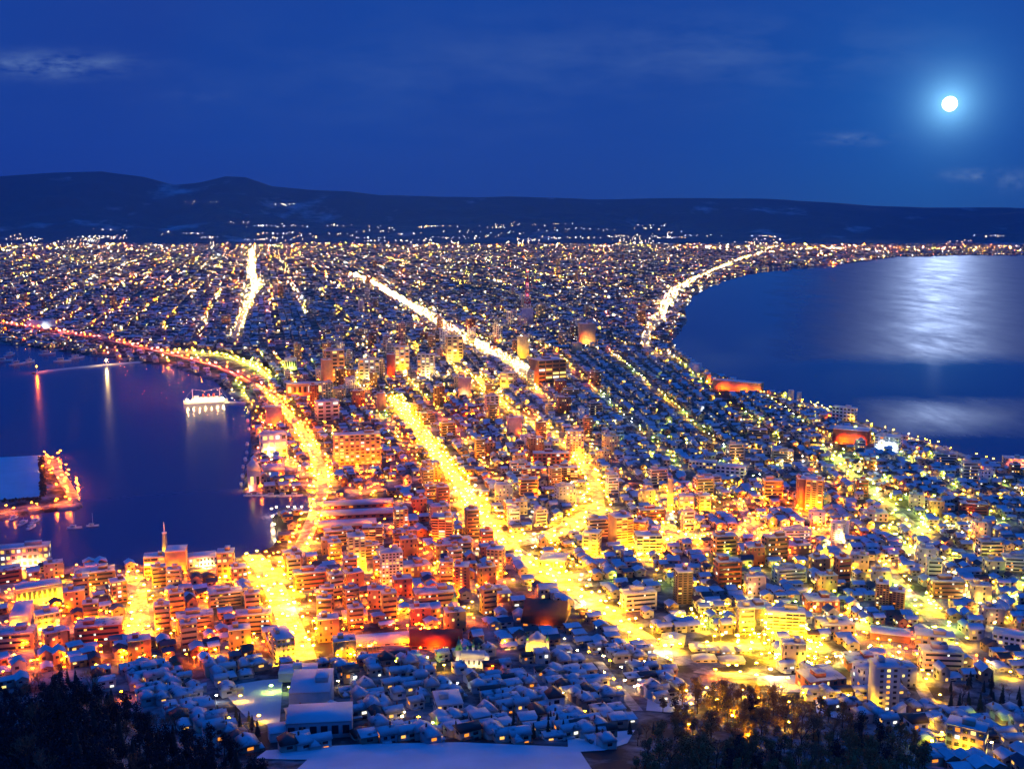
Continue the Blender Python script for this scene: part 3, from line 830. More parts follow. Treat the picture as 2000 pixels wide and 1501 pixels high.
T('school', (566, 655, 1306, 1392), GREY, 'middle wing of the blue roofed school with a low roof hut', 46, -6, 'plain', pent=1, cat='school wing', anchor='the blue roofed school')
T('gymnasium', (560, 692, 1374, 1442), (.36, .36, .40), 'broad gymnasium of the school with a smooth blue snow roof', 26, -4, 'grid', 1, 6, 0, pent=0, cat='gymnasium', anchor='the broad snow roofed gymnasium')
T('annexe', (524, 563, 1412, 1448), GREY, 'square snow roofed annexe left of the broad gymnasium', 14, 6, 'plain', pent=0, cat='annexe')
T('school', (845, 905, 1348, 1400), GREY, 'snow roofed school block with two lit golden windows groups', 22, 8, 'grid', 2, 5, .4, pent=1, cat='school', anchor='the school with golden windows')
T('office_building', (1785, 1862, 1228, 1268), TAN, 'wide tan building with pink lit windows behind blue roofs', 16, 6, 'grid', 3, 6, .45, cat='office', anchor='the wide tan building')
T('office_building', (1700, 1775, 1224, 1252), BROWN, 'low maroon fronted hall under a long blue roof', 18, 2, 'plain', pent=0, cat='hall')
T('hall', (1940, 2004, 1228, 1262), WHITE, 'long white building with a snow roof at the eastern rows of houses', 16, -4, 'grid', 2, 6, .1, pent=0, cat='hall', anchor='the long white hall among houses')
T('school', (1345, 1400, 897, 915), CREAM, 'long cream school with blue roof above the yellow offices', 16, -4, 'grid', 2, 8, .2, pent=0, cat='school')
T('school', (1398, 1458, 905, 932), WHITE, 'pale school wing with glazed end under a blue roof', 18, -10, 'grid', 3, 6, .25, pent=0, cat='school')
T('warehouse', (1375, 1388, 728, 748), ORANGE, 'orange box on the curve of the ocean shore', 16, 6, 'plain', pent=0, cat='warehouse', flood=[('o2', .8, 14)])
T('market_hall', (1392, 1490, 742, 764), ORANGE, 'orange washed shore hall jutting along the beach', 22, -22, 'plain', pent=0, cat='hall', flood=[('o2', -.3, 14), ('o2', .2, 14), ('o1', .5, 6)], anchor='the orange shore hall')
T('shop_hall', (1345, 1370, 708, 724), WHITE, 'pale blue white box on the beach bend', 24, -10, 'plain', pent=0, cat='hall')
T('shop_hall', (560, 640, 745, 772), ORANGE, 'long low terminal hall washed red between bay road and water', 24, 4, 'grid', 1, 8, .5, pent=0, cat='hall', flood=[('o2', -.3, 10)])
T('warehouse', (520, 552, 790, 830), (.4, .25, .25), 'rusty plain storehouse beside the curved bay road', 20, 4, 'plain', pent=0, cat='warehouse', flood=[('o1', 0, 10)])

# glowing sign box on the narrow dark building
def at_top(px, py_base, h):
    x, y, z = at(px, py_base)
    return x, y, z + h

# ---- pitched-roof landmarks
def pitched(name, rect, col, label, D=14.0, yaw=0.0, roofmat=None, axis='x', rise=0.45, cat='building', flood=None, anchor=None, wmat=None, wins=(4, 1), lit=0.4, hip=False, group=None):
    x, y, z, phi, Wt, h, D = place(rect, D)
    yr = R(yaw)
    W = max(5.0, (Wt - D * abs(math.sin(yr))) / math.cos(yr))
    cx, cy_ = centre(x, y, phi, D)
    root = empty(name, (cx, cy_, z), phi + yr)
    tag(root, label, cat, group)
    rh_ = min(h * rise, (D if axis == 'x' else W) * 0.62)
    hw = h - rh_
    o = MB().box(-W / 2, W / 2, -D / 2, D / 2, -8, hw).obj('wall', wmat or WALL, root); o.color = (*col, 1)
    b = MB()
    if hip: b.hip(-W / 2, W / 2, -D / 2, D / 2, hw + 0.003, h, 0.25)
    else: b.gable(-W / 2, W / 2, -D / 2, D / 2, hw + 0.003, h, 0, axis)
    b.obj('roof', roofmat or SNOW, root)
    nx, nf = wins
    for f in range(nf):
        for c in range(nx):
            add_window(root, (c + 0.5) / nx * W - W / 2, -D / 2, hw * (f + 0.3) / nf, W / nx * 0.5, hw / nf * 0.4, 'front', rng.random() < lit)
    KEEP.append((cx, cy_, math.hypot(W, D) / 2 + 2))
    if anchor: ANCHORS.append((anchor, cx, cy_))
    for i, (key, fx, dist) in enumerate(flood or ()):
        lx, ly = fx * W, -D / 2 - dist
        c, s = math.cos(phi + yr), math.sin(phi + yr)
        floodlight(cx + lx * c - ly * s, cy_ + lx * s + ly * c, key, ('before ' if i == 0 else 'at the other corner of ') + (anchor or label), 1.1, phi + yr)
    return root, W, D, h

P_ = pitched
# red brick warehouses: long snowy gables, stacked one behind another
for i, rc in enumerate([(632, 768, 970, 992), (628, 768, 988, 1012), (622, 735, 1008, 1036)]):
    P_('warehouse', rc, (.30, .11, .07), ['red brick warehouse with long snowy roof nearest the street of orange lamps', 'red brick warehouse with long snowy roof, middle of the three', 'red brick warehouse with long snowy roof, shortest of the three'][i],
       20, 2, SNOW, 'x', .45, 'warehouse', [('o1', -.5, 3), ('o1', .45, 3)] if i != 1 else None, 'the brick warehouses' if i == 1 else 'the first brick warehouse' if i == 0 else 'the shortest brick warehouse', BRICK, (9, 1), .25, group='red brick harbour warehouses')
P_('temple', (1018, 1116, 1152, 1226), (.35, .22, .14), 'temple with one vast dark brown tiled roof beside the boulevard', 40, -10, BROWNROOF, 'x', .8, 'temple', [('o0', .1, 5)], 'the brown temple roof', None, (5, 1), .2)
P_('temple_gate', (1000, 1032, 1185, 1212), (.5, .45, .4), 'small side hall with a curved snowy roof left of the brown temple', 12, 12, SNOW, 'y', .5, 'temple hall', None, None, None, (2, 1), .2)
P_('temple', (800, 905, 1215, 1268), (.42, .12, .07), 'red roofed temple hall lit by one white lantern', 26, -4, REDROOF, 'x', .72, 'temple', [('o1', .0, 6)], 'the red temple roof', None, (5, 1), .3)
P_('hall', (675, 800, 1226, 1262), (.5, .42, .4), 'long hall with a broad blue snow roof left of the red temple', 26, 4, SNOW, 'x', .7, 'hall', [('o1', .45, 5)], 'the long blue roofed hall', None, (7, 1), .2)
P_('public_hall', (668, 718, 1182, 1214), YELLOW, 'yellow hall with blue hipped roof and two rows of small windows', 15, 4, SNOW, 'x', .4, 'hall', [('y1', -.3, 6), ('o1', .4, 6)], 'the yellow hipped hall', None, (6, 2), .5, True)
P_('hall', (1290, 1338, 1233, 1262), YELLOW, 'gabled bright yellow hall facing the glowing hairpin', 18, -4, CREAMROOF if 'CREAMROOF' in globals() else SNOW_T, 'y', .4, 'hall', [('y2', 0, 5), ('y1', -.6, 4)], 'the gabled yellow hall', None, (3, 1), .6)
P_('house', (1740, 1766, 1368, 1407), WHITE, 'white three-storey house with a snow roof below the grey stairwell tower', 11, -24, SNOW, 'y', .22, 'house', None, None, None, (2, 3), .15)
P_('boathouse', (484, 510, 893, 958), (.6, .5, .5), 'quayside hall with violet snow roof and pink striped awnings', 30, 4, SNOW, 'y', .3, 'hall', [('p1', -.6, 3), ('y1', -.7, -10)], 'the awning quay hall', None, (2, 1), .6)
P_('boathouse', (512, 556, 898, 930), (.5, .3, .25), 'quayside restaurant with a wide violet roof behind the awnings', 34, 4, SNOW, 'x', .4, 'restaurant', [('o1', .3, 5)], None, None, (5, 1), .6)
for i, (x0, x1, yb) in enumerate([(1345, 1378, 1272), (1374, 1407, 1275), (1403, 1436, 1277), (1432, 1466, 1276), (1350, 1400, 1293), (1402, 1455, 1296)]):
    P_('open_shed', (x0, x1, yb - 18, yb), (.6, .5, .3), ['lit yellow shed at the end of the row by the gabled yellow hall', 'lit yellow shed, second of the upper row from the gabled hall', 'lit yellow shed, third of the upper row from the gabled hall', 'lit yellow shed of the upper row below the yellow balcony slab', 'lit yellow shed in front, close to the gabled hall', 'lit yellow shed in front, close to the glowing hairpin'][i],
       16, 14, SNOW_T, 'y', .35, 'shed', None, None, None, (3, 1), .6)

# ---- church with white walls, green spires (floodlit)
def spire(root, x, y, z0, w, hb, hs, name='bell_tower'):
    o = MB().box(x - w / 2, x + w / 2, y - w / 2, y + w / 2, z0, z0 + hb).obj(name, WHITEP, root)
    m = MB()
    m.add([(x - w * .6, y - w * .6, z0 + hb + .003), (x + w * .6, y - w * .6, z0 + hb + .003), (x + w * .6, y + w * .6, z0 + hb + .003), (x - w * .6, y + w * .6, z0 + hb + .003), (x, y, z0 + hb + hs)],
          [(0, 1, 4), (1, 2, 4), (2, 3, 4), (3, 0, 4), (3, 2, 1, 0)])
    m.tube((x, y, z0 + hb + hs - .3), (x, y, z0 + hb + hs + 1.2), .12, .08, 5)
    m.box(x - .45, x + .45, y - .07, y + .07, z0 + hb + hs + .5, z0 + hb + hs + .68)
    s = link('spire', m.mesh('spire', GREENROOF), o)
    return o
x, y, z = at(921, 1306)
phi = -math.atan2(x, y)
root = empty('church', (x, y + 8, z), phi + R(-8))
tag(root, 'white floodlit church with green pointed spires above dark houses', 'church')
o = MB().box(-7, 9, -5, 5, -6, 7).obj('wall', WHITEP, root)
MB().gable(-7, 9, -5, 5, 7.003, 11, 0, 'x').obj('roof', SNOW, root)
spire(root, -9.2, 0, -4, 4.2, 15, 8.5)
for sx, sy in ((-3, 0), (1, 0), (5, 0)):
    spire(root, sx, sy, 9.5, 1.6, 2.4 if sx != 1 else 3.6, 3.2 if sx != 1 else 4.2, 'turret')
MB().lathe(9.2, 0, [(3.2, -4), (3.2, 6.5), (2.4, 8.2), (1.0, 9.2), (0.02, 9.6)], 12).obj('apse', WHITEP, root)
for c in range(4): add_window(root, -5 + 3.6 * c, -5, 2.2, 1.2, 3.0, 'front', False)
KEEP.append((x, y + 8, 16)); ANCHORS.append(('the white spired church', x, y + 8))
for i, (dx, dy) in enumerate(((-11, -9), (2, -12), (12, -8))):
    floodlight(x + dx, y + 8 + dy, 'w0', ['left of the white spired church', 'before the doors of the white spired church', 'by the apse of the white spired church'][i])

# ---- second church: twin turrets glowing yellow
x, y, z = at(1050, 1278)
root = empty('church', (x, y + 7, z), -math.atan2(x, y))
tag(root, 'small glowing church with pale twin corner turrets near the brown temple', 'church')
MB().box(-6, 6, -5, 7, -5, 8).obj('wall', WHITEP, root)
MB().gable(-6, 6, -5, 7, 8.003, 13, 0, 'y').obj('roof', SNOW_T, root)
for s in (-1, 1):
    spire(root, s * 7.4, -4, -4, 2.2, 14, 5, 'turret')
for c in range(3): add_window(root, -3.6 + 3.6 * c, -5, 2, 1.4, 3.6, 'front', True)
KEEP.append((x, y + 7, 14)); ANCHORS.append(('the glowing twin turret church', x, y + 7))
floodlight(x - 6, y - 5, 'y1', 'left of the glowing twin turret church')
floodlight(x + 6, y - 5, 'y1', 'right of the glowing twin turret church')

# ---- third spire: pale tower church near the yellow street
x, y, z = at(888, 1212)
root = empty('church', (x, y + 6, z), R(6))
tag(root, 'slender yellow church tower with pointed top behind the red temple roof', 'church')
MB().box(-4, 4, 2.2, 14, -4, 7).obj('wall', WHITEP, root)
MB().gable(-4, 4, 2.2, 14, 7.003, 11, 0, 'y').obj('roof', SNOW, root)
spire(root, 0, 0, -4, 4.0, 19, 9)
KEEP.append((x, y + 8, 12))
floodlight(x + 2, y - 3, 'y1', 'at the foot of the slender church tower')

# ---- chimney-like pointed tower in the harbour front
x, y, z = at(323, 1085)
root = empty('chimney_tower', (x, y, z))
tag(root, 'pointed yellow lit chimney tower standing up against the harbour water', 'chimney tower')
MB().lathe(0, 0, [(2.6, -3), (2.4, 14), (1.9, 22), (1.9, 22.5)], 12).obj('shaft', CONC, root)
MB().lathe(0, 0, [(2.4, 22.503), (2.4, 23.6), (0.7, 24.2), (0.5, 31), (0.03, 34)], 10).obj('spire', WHITEP, root)
ANCHORS.append(('the pointed chimney tower', x, y)); KEEP.append((x, y, 5))
floodlight(x, y - 6, 'y2', 'at the foot of the pointed chimney tower')

# ---- red and white radio tower
x, y, z = at(1030, 632)
root = empty('radio_tower', (x, y, z))
tag(root, 'red and white lattice radio tower on a pale block in the middle distance', 'radio tower')
hb = 45.0
o = MB().box(-17, 17, -12, 12, -3, hb).obj('base_building', WALL, root); o.color = (.62, .55, .55, 1)
MB().box(-17.3, 17.3, -12.3, 12.3, hb + .003, hb + .6).obj('roof', SNOW, root)
nseg = 6
for k in range(nseg):
    z0, z1 = hb + .6 + k * 15.5, hb + .6 + (k + 1) * 15.5
    w0, w1 = 9.0 * (1 - k / nseg) + 1.2, 9.0 * (1 - (k + 1) / nseg) + 1.2
    m = MB()
    cs0 = [(-w0, -w0), (w0, -w0), (w0, w0), (-w0, w0)]; cs1 = [(-w1, -w1), (w1, -w1), (w1, w1), (-w1, w1)]
    for i in range(4):
        j = (i + 1) % 4
        m.tube((*cs0[i], z0), (*cs1[i], z1), .9, .9, 5)
        m.tube((*cs0[i], z0), (*cs1[j], z1), .5, .5, 4)
        m.tube((*cs0[j], z0), (*cs1[i], z1), .5, .5, 4)
        m.tube((*cs0[i], z0), (*cs0[j], z0), .6, .6, 4)
    m.obj('lattice_section', REDP if k % 2 else WHITEP, root)
MB().tube((0, 0, hb + 93), (0, 0, hb + 112), .8, .3, 6).obj('mast', REDP, root)
m = MB()
for zz in (hb + 40, hb + 72, hb + 112):
    MB().octa((0, 0, zz), 2.6).obj('warning_light', emit_mat('red_lamp', (1, .04, .05), 22.0) if 'red_lamp' not in MATS else MATS['red_lamp'], root)
KEEP.append((x, y, 30)); ANCHORS.append(('the red and white radio tower', x, y))

# ------------------------------------------------------------------ elevated bay bridge
BR = [at(*p, 12.0) for p in smooth([(518, 752), (440, 720), (330, 690), (200, 662), (100, 645), (0, 631), (-140, 606)], 2)]
BL = densify(BR, 24.0)
# the deck climbs from the bay road at its near end
def deck_z(i): return min(12.0, 2.6 + i * 1.0)
root = empty('elevated_bridge', (0, 0, 0))
tag(root, 'elevated road bridge curving red along the harbour edge on many piers', 'bridge')
def deck(off, wid, z0, z1):
    m = MB(); vs = []
    n_ = len(BL)
    for i, p in enumerate(BL):
        d = BL[min(i + 1, n_ - 1)] - BL[max(i - 1, 0)]; d = Vector((d.x, d.y)).normalized(); nn = Vector((-d.y, d.x))
        for o_, zz in ((off - wid / 2, z0), (off + wid / 2, z0), (off + wid / 2, z1), (off - wid / 2, z1)):
            vs.append((p.x + nn.x * o_, p.y + nn.y * o_, deck_z(i) + zz))
    fs = [(4 * i + a, 4 * i + b, 4 * i + 4 + b, 4 * i + 4 + a) for i in range(n_ - 1) for a, b in ((0, 1), (1, 2), (2, 3), (3, 0))]
    return m.add(vs, fs + [(3, 2, 1, 0), (4 * n_ - 4, 4 * n_ - 3, 4 * n_ - 2, 4 * n_ - 1)])
deck(0, 15, -1.6, 0).obj('deck', ROAD, root)
for s in (-1, 1): deck(s * 7.6, 0.18, -0.2, 1.1).obj('parapet', REDP, root)
for i in range(6, len(BL), 3):
    p = BL[i]
    MB().tube((p.x, p.y, -6), (p.x, p.y, deck_z(i) - 1.6), 1.5, 1.5, 8).obj('pier', CONC, root)
road_lines.append((np.array([(p.x, p.y) for p in BL]), 15))
k = 0
for i in range(2, len(BL), 2):
    d = BL[min(i + 1, len(BL) - 1)] - BL[i - 1]; d = Vector((d.x, d.y)).normalized(); nn = Vector((-d.y, d.x))
    for s in (-1, 1):
        k += 1
        lamps.append((BL[i].x + nn.x * 7.0 * s, BL[i].y + nn.y * 7.0 * s, deck_z(i), 'p2' if i % 4 else 'o2', 'the elevated red bridge', k)); SIDE[len(lamps) - 1] = ('kerb' + str(s), k)
ANCHORS.append(('the elevated red bridge', BL[20].x, BL[20].y))

# ------------------------------------------------------------------ railway tracks fanning out of the station
RAILBED = simple_mat('dark_railbed', (0.06, 0.055, 0.06), 0.9, 0.3, 0.1)
for q in range(5):
    o_ = 11.0 * q
    ln = densify([at(*p) for p in smooth([(345 + o_ * .2, 668 + o_ * .25), (430 + o_ * .4, 680 + o_ * .2), (500 + o_ * .5, 702 + o_ * .15), (532 + o_ * .6, 728), (545 + o_ * .9, 748)], 2)], 16.0)
    tag(ribbon(ln, 9, 0.62).obj('railway_track', RAILBED), kind='structure')

# ------------------------------------------------------------------ breakwater with its beacons
BW = densify([at(*p, 0.5) for p in smooth([(66, 729), (110, 722), (210, 712), (300, 705), (352, 716)], 2)], 20.0)
m = MB(); vs = []
for i, p in enumerate(BW):
    d = BW[min(i + 1, len(BW) - 1)] - BW[max(i - 1, 0)]; d = Vector((d.x, d.y)).normalized(); nn = Vector((-d.y, d.x))
    for o_, zz in ((-9, -4), (-5, 2.2), (5, 2.2), (9, -4)):
        vs.append((p.x + nn.x * o_, p.y + nn.y * o_, zz + 0.3 * rng.uniform(-1, 1)))
m.add(vs, [(4 * i + a, 4 * i + b, 4 * i + 4 + b, 4 * i + 4 + a) for i in range(len(BW) - 1) for a, b in ((0, 1), (1, 2), (2, 3))])
root = empty('breakwater', (0, 0, 0)); tag(root, 'long thin curved breakwater lying across the dark harbour', 'breakwater')
m.obj('mole', SNOW_T, root)
for i, (px, py, lab, key) in enumerate([(72, 726, 'small beacon tower with red glow at the tip of the breakwater', 'o2'), (208, 713, 'small white beacon tower midway along the breakwater', 'w2')]):
    x, y, z = at(px, py, 2.0)
    r_ = empty('beacon', (x, y, z)); tag(r_, lab, 'beacon')
    MB().lathe(0, 0, [(2.6, -1), (2.2, 1.2), (1.3, 1.6), (1.0, 9), (1.5, 9.3), (1.5, 10)], 10).obj('tower', WHITEP, r_)
    MB().octa((0, 0, 11.6), 1.3).obj('lamp_head', LAMP[key], r_)

# ------------------------------------------------------------------ island: park lawn under snow, low kerb, gateway, jetty
root = sheet('snow_field', ([(-260, 992), (-60, 982), (0, 976), (78, 969)], [(-260, 897), (-60, 893), (0, 893), (80, 889)]), simple_mat('teal_lit_lawn', (0.26, 0.60, 0.66), 0.7, 0.12, 0.05), 0.35)  # greenish light on the snow put into its base colour
for (a, b, lab) in [((84, 969), (80, 895), 'hedge bank separating the island snow lawn from its lamp avenue'), ((-200, 998), (78, 974), 'hedge bank along the south side of the island snow lawn')]:
    A, B = Vector(at(*a)), Vector(at(*b))
    line = densify([A, B], 6.0)
    m = MB()
    for p in line:
        for q in range(5):
            c = p + Vector((rng.uniform(-3, 3), rng.uniform(-3, 3), rng.uniform(0.5, 3.0)))
            m.octa(c, rng.uniform(1.0, 2.2))
    tag(m.obj('hedge', NEEDLE), lab, 'hedge')

# ------------------------------------------------------------------ boats
def make_boat(name, L, label, cabin=1, mast=0.0, group=None, hull=None):
    root = empty(name, (0, 0, 0)); tag(root, label, 'boat', group)
    m = MB(); w = L * 0.16
    st = [(-.5, .75, .30), (-.25, 1, .26), (.1, 1, .28), (.35, .65, .36), (.5, .04, .46)]
    vs = []
    for t, k_, hh in st:
        x = t * L
        vs += [(x, -w * k_, hh * L * .28), (x, -w * k_ * .55, -0.7), (x, w * k_ * .55, -0.7), (x, w * k_, hh * L * .28)]
    fs = []
    for i in range(len(st) - 1):
        for a, b in ((0, 1), (1, 2), (2, 3), (3, 0)):
            fs.append((4 * i + a, 4 * i + b, 4 * i + 4 + b, 4 * i + 4 + a))
    m.add(vs, fs + [(0, 3, 2, 1)])
    m.obj('hull', hull or WHITEP, root)
    zd = .28 * L * .28
    if cabin:
        c = MB().box(-.28 * L, .08 * L, -w * .6, w * .6, zd, zd + .14 * L)
        c.box(-.30 * L, .10 * L, -w * .68, w * .68, zd + .14 * L + .003, zd + .155 * L, 1)
        c.obj('cabin', [WHITEP, SNOW], root)
        for s in (-1, 1):
            MB().box(-.22 * L, .04 * L, s * w * .6 - .05, s * w * .6 + .05, zd + .07 * L, zd + .11 * L).obj('window', GLASS_D, root)
    if mast:
        mm = MB().tube((.02 * L, 0, zd), (.02 * L, 0, mast), .18, .10, 5)
        mm.tube((.02 * L, 0, zd + 1.6), (-.36 * L, 0, zd + 1.9), .12, .10, 5)
        mm.obj('mast', WHITEP, root)
    return root
def put_boat(proto, first, px, py, ang, label, group, sc=1.0):
    x, y, _ = at(px, py, 0.0)
    if first:
        o = proto; o.location = (x, y, 0); o.rotation_euler.z = R(ang); o.scale = (sc,) * 3
    else:
        o = copy_tree(proto, (x, y, 0), R(ang), (sc,) * 3)
    tag(o, label, 'boat', group)
    return o
sail = make_boat('sailing_boat', 15, 'x sail', 1, 17)
put_boat(sail, True, 146, 1031, 8, 'white yacht with tall mast moored inner of the pair off the island jetty', 'yachts at the island jetty')
put_boat(sail, False, 181, 1027, 12, 'white yacht with shorter mast moored at the outer end of the island jetty', 'yachts at the island jetty', .85)
fish = make_boat('fishing_boat', 17, 'x fish', 1, 7)
spots = [(28, 1012, 80, 'first'), (46, 1022, 84, 'second'), (62, 1030, 86, 'third'), (70, 1018, 82, 'fourth')]
for i, (px, py, a, w_) in enumerate(spots):
    put_boat(fish, i == 0, px, py, a, w_ + ' blue white fishing boat from the frame edge moored below the island quay', 'fishing boats below the island quay')
motor = make_boat('motor_boat', 13, 'x motor', 1, 0)
ms = [(485, 805), (484, 822), (486, 838), (483, 868), (482, 884), (479, 898), (475, 912), (474, 930), (471, 946)]
for i, (px, py) in enumerate(ms):
    put_boat(motor, i == 0, px, py, 100 + 5 * (i % 3), 'white motor boat moored along the quay, number %s counted from the museum ship' % ['one', 'two', 'three', 'four', 'five', 'six', 'seven', 'eight', 'nine'][i], 'motor boats along the harbour quay', 1.0 + .2 * (i % 2))
for i, (px, py) in enumerate([(490, 968), (510, 968), (532, 969), (555, 969), (578, 968)]):
    put_boat(motor, False, px, py, 4, 'white motor boat lying end to end along the inlet quay, %s from its corner' % ['first', 'second', 'third', 'fourth', 'fifth'][i], 'motor boats along the inlet quay', 1.3)
for i, (px, py) in enumerate([(8, 706), (34, 712), (58, 708), (122, 706), (150, 700), (20, 694), (92, 692)]):
    put_boat(fish, False, px, py, 20 + 30 * (i % 3), 'pale boat at anchor in the far basin, %s' % ['at the frame edge', 'second from the frame edge', 'third and close to the breakwater tip', 'just behind the breakwater middle', 'nearest the elevated bridge', 'farther back beside the shore', 'beside the shore behind the breakwater tip'][i], 'boats in the far basin', 2.2)

# ------------------------------------------------------------------ white museum ship, ablaze with lights
x, y, _ = at(402, 787, 0.0)
root = empty('museum_ship', (x, y, 0), R(22) + math.pi)
root.scale = (.64, .64, .64)
tag(root, 'brilliantly lit white ship with strings of lights moored at the quay', 'ship')
L, w = 118.0, 9.0
m = MB(); vs = []
st = [(-.5, .6, 9), (-.42, .95, 8.5), (-.1, 1, 8), (.25, 1, 8.4), (.42, .6, 9.6), (.5, .05, 11.5)]
for t, k_, hh in st:
    vs += [(t * L, -w * k_, hh), (t * L * .98, -w * k_ * .75, -3), (t * L * .98, w * k_ * .75, -3), (t * L, w * k_, hh)]
fs = [(4 * i + a, 4 * i + b, 4 * i + 4 + b, 4 * i + 4 + a) for i in range(len(st) - 1) for a, b in ((0, 1), (1, 2), (2, 3), (3, 0))]
m.add(vs, fs + [(0, 3, 2, 1)]).obj('hull', WHITEP, root)
MB().box(-40, 36, -7.6, 7.6, 8.2, 13.5).obj('superstructure', WHITEP, root)
MB().box(-34, 30, -6.6, 6.6, 13.503, 17).obj('upper_deck', WHITEP, root)
MB().box(18, 30, -7.4, 7.4, 17.003, 21).obj('bridge_house', WHITEP, root)
for fx in (-22, -8, 6):
    MB().lathe(fx, 0, [(2.3, 17.003), (2.1, 25), (2.2, 25.2), (0.1, 25.3)], 10).obj('funnel', REDP, root)
for fx in (-38, 34):
    MB().tube((fx, 0, 8), (fx, 0, 40), .6, .35, 6).obj('mast', WHITEP, root)
sl = MB()
for a, b in (((-58, 0, 10), (-38, 0, 40)), ((-38, 0, 40), (0, 0, 34)), ((0, 0, 34), (34, 0, 40)), ((34, 0, 40), (58, 0, 12))):
    A, B = Vector(a), Vector(b)
    for i in range(9):
        sl.octa(A.lerp(B, i / 9.0), .5)
sl.obj('light_string', WIN[2], root)
for k_, fx in enumerate((-46, -30, -14, 2, 18, 34, 48)):
    for s in (-1, 1):
        MB().octa((fx, s * 12.5, 12.0), .75).obj('deck_lamp', LAMP['w2'], root)
for c in range(16):
    o = link('window', WINMESH[2], root, (-37 + 4.7 * c, -7.6, 10)); o.scale = (2.2, 1, 1.6)
    o = link('window', WINMESH[2], root, (-37 + 4.7 * c, 7.6, 10)); o.scale = (2.2, 1, 1.6)
ANCHORS.append(('the lit white ship', x, y))
A, B = Vector(at(440, 786, 0.5)), Vector(at(487, 788, 0.5))
d = (B - A)
MB().box(0, d.length, -4, 4, -3, 2.4).obj('jetty', SNOW_T, None, (A.x, A.y, 0), math.atan2(d.y, d.x))
tag(bpy.data.objects['jetty'], 'short snowy jetty joining the lit white ship to the quay', 'jetty')
# canal-side promenade globe lamps
for px, py in [(531, 1003), (540, 1000), (552, 1002), (563, 999), (576, 1000), (590, 999), (533, 1018), (536, 1034)]:
    x, y, z = at(px, py, 3.0)
    lamps.append((x, y, 3.0, 'w1', 'the inlet promenade', len(lamps))); SIDE[len(lamps) - 1] = ('edge', len(lamps))

# ------------------------------------------------------------------ free-space test for houses, trees and lamps
road_lines_np = road_lines
def blocked(x, y, pad=4.0, keep=True):
    b = np.zeros(len(x), bool)
    for ln, w in road_lines_np:
        mn, mx = ln.min(0) - w - 30, ln.max(0) + w + 30
        idx = np.nonzero((x > mn[0]) & (x < mx[0]) & (y > mn[1]) & (y < mx[1]))[0]
        if len(idx):
            d = poly_dist(ln, x[idx], y[idx], False)
            b[idx] |= d < w / 2 + pad
    if keep:
        for cx, cy_, r in KEEP:
            b |= np.hypot(x - cx, y - cy_) < r + pad * 0.6
    return b

# districts that hold no houses (pixels of the frame)
OPEN = [[(630, 1452), (1140, 1448), (1150, 1600), (560, 1600)], [(-600, 1340), (0, 1350), (150, 1318), (240, 1372), (400, 1440), (520, 1500), (520, 1700), (-600, 1700)],
        [(1290, 1372), (1380, 1352), (1560, 1355), (1640, 1395), (1790, 1440), (1820, 1600), (1180, 1600), (1200, 1440)],
        [(1345, 1290), (1500, 1296), (1585, 1335), (1570, 1392), (1420, 1392), (1320, 1372)], [(1330, 1240), (1500, 1240), (1500, 1300), (1330, 1300)],
        [(450, 1330), (555, 1320), (560, 1420), (500, 1440), (440, 1400)],
        [(-300, 880), (170, 880), (170, 1000), (-300, 1070)], [(330, 672), (470, 690), (540, 735), (500, 742), (330, 700)],
        [(1835, 1340), (2050, 1320), (2050, 1390), (1840, 1400)], [(1570, 1250), (1630, 1250), (1640, 1300), (1570, 1290)]]
def in_open(px, py):
    b = np.zeros(np.shape(px), bool)
    for P in OPEN: b |= inside(np.array(P, float), px, py)
    return b

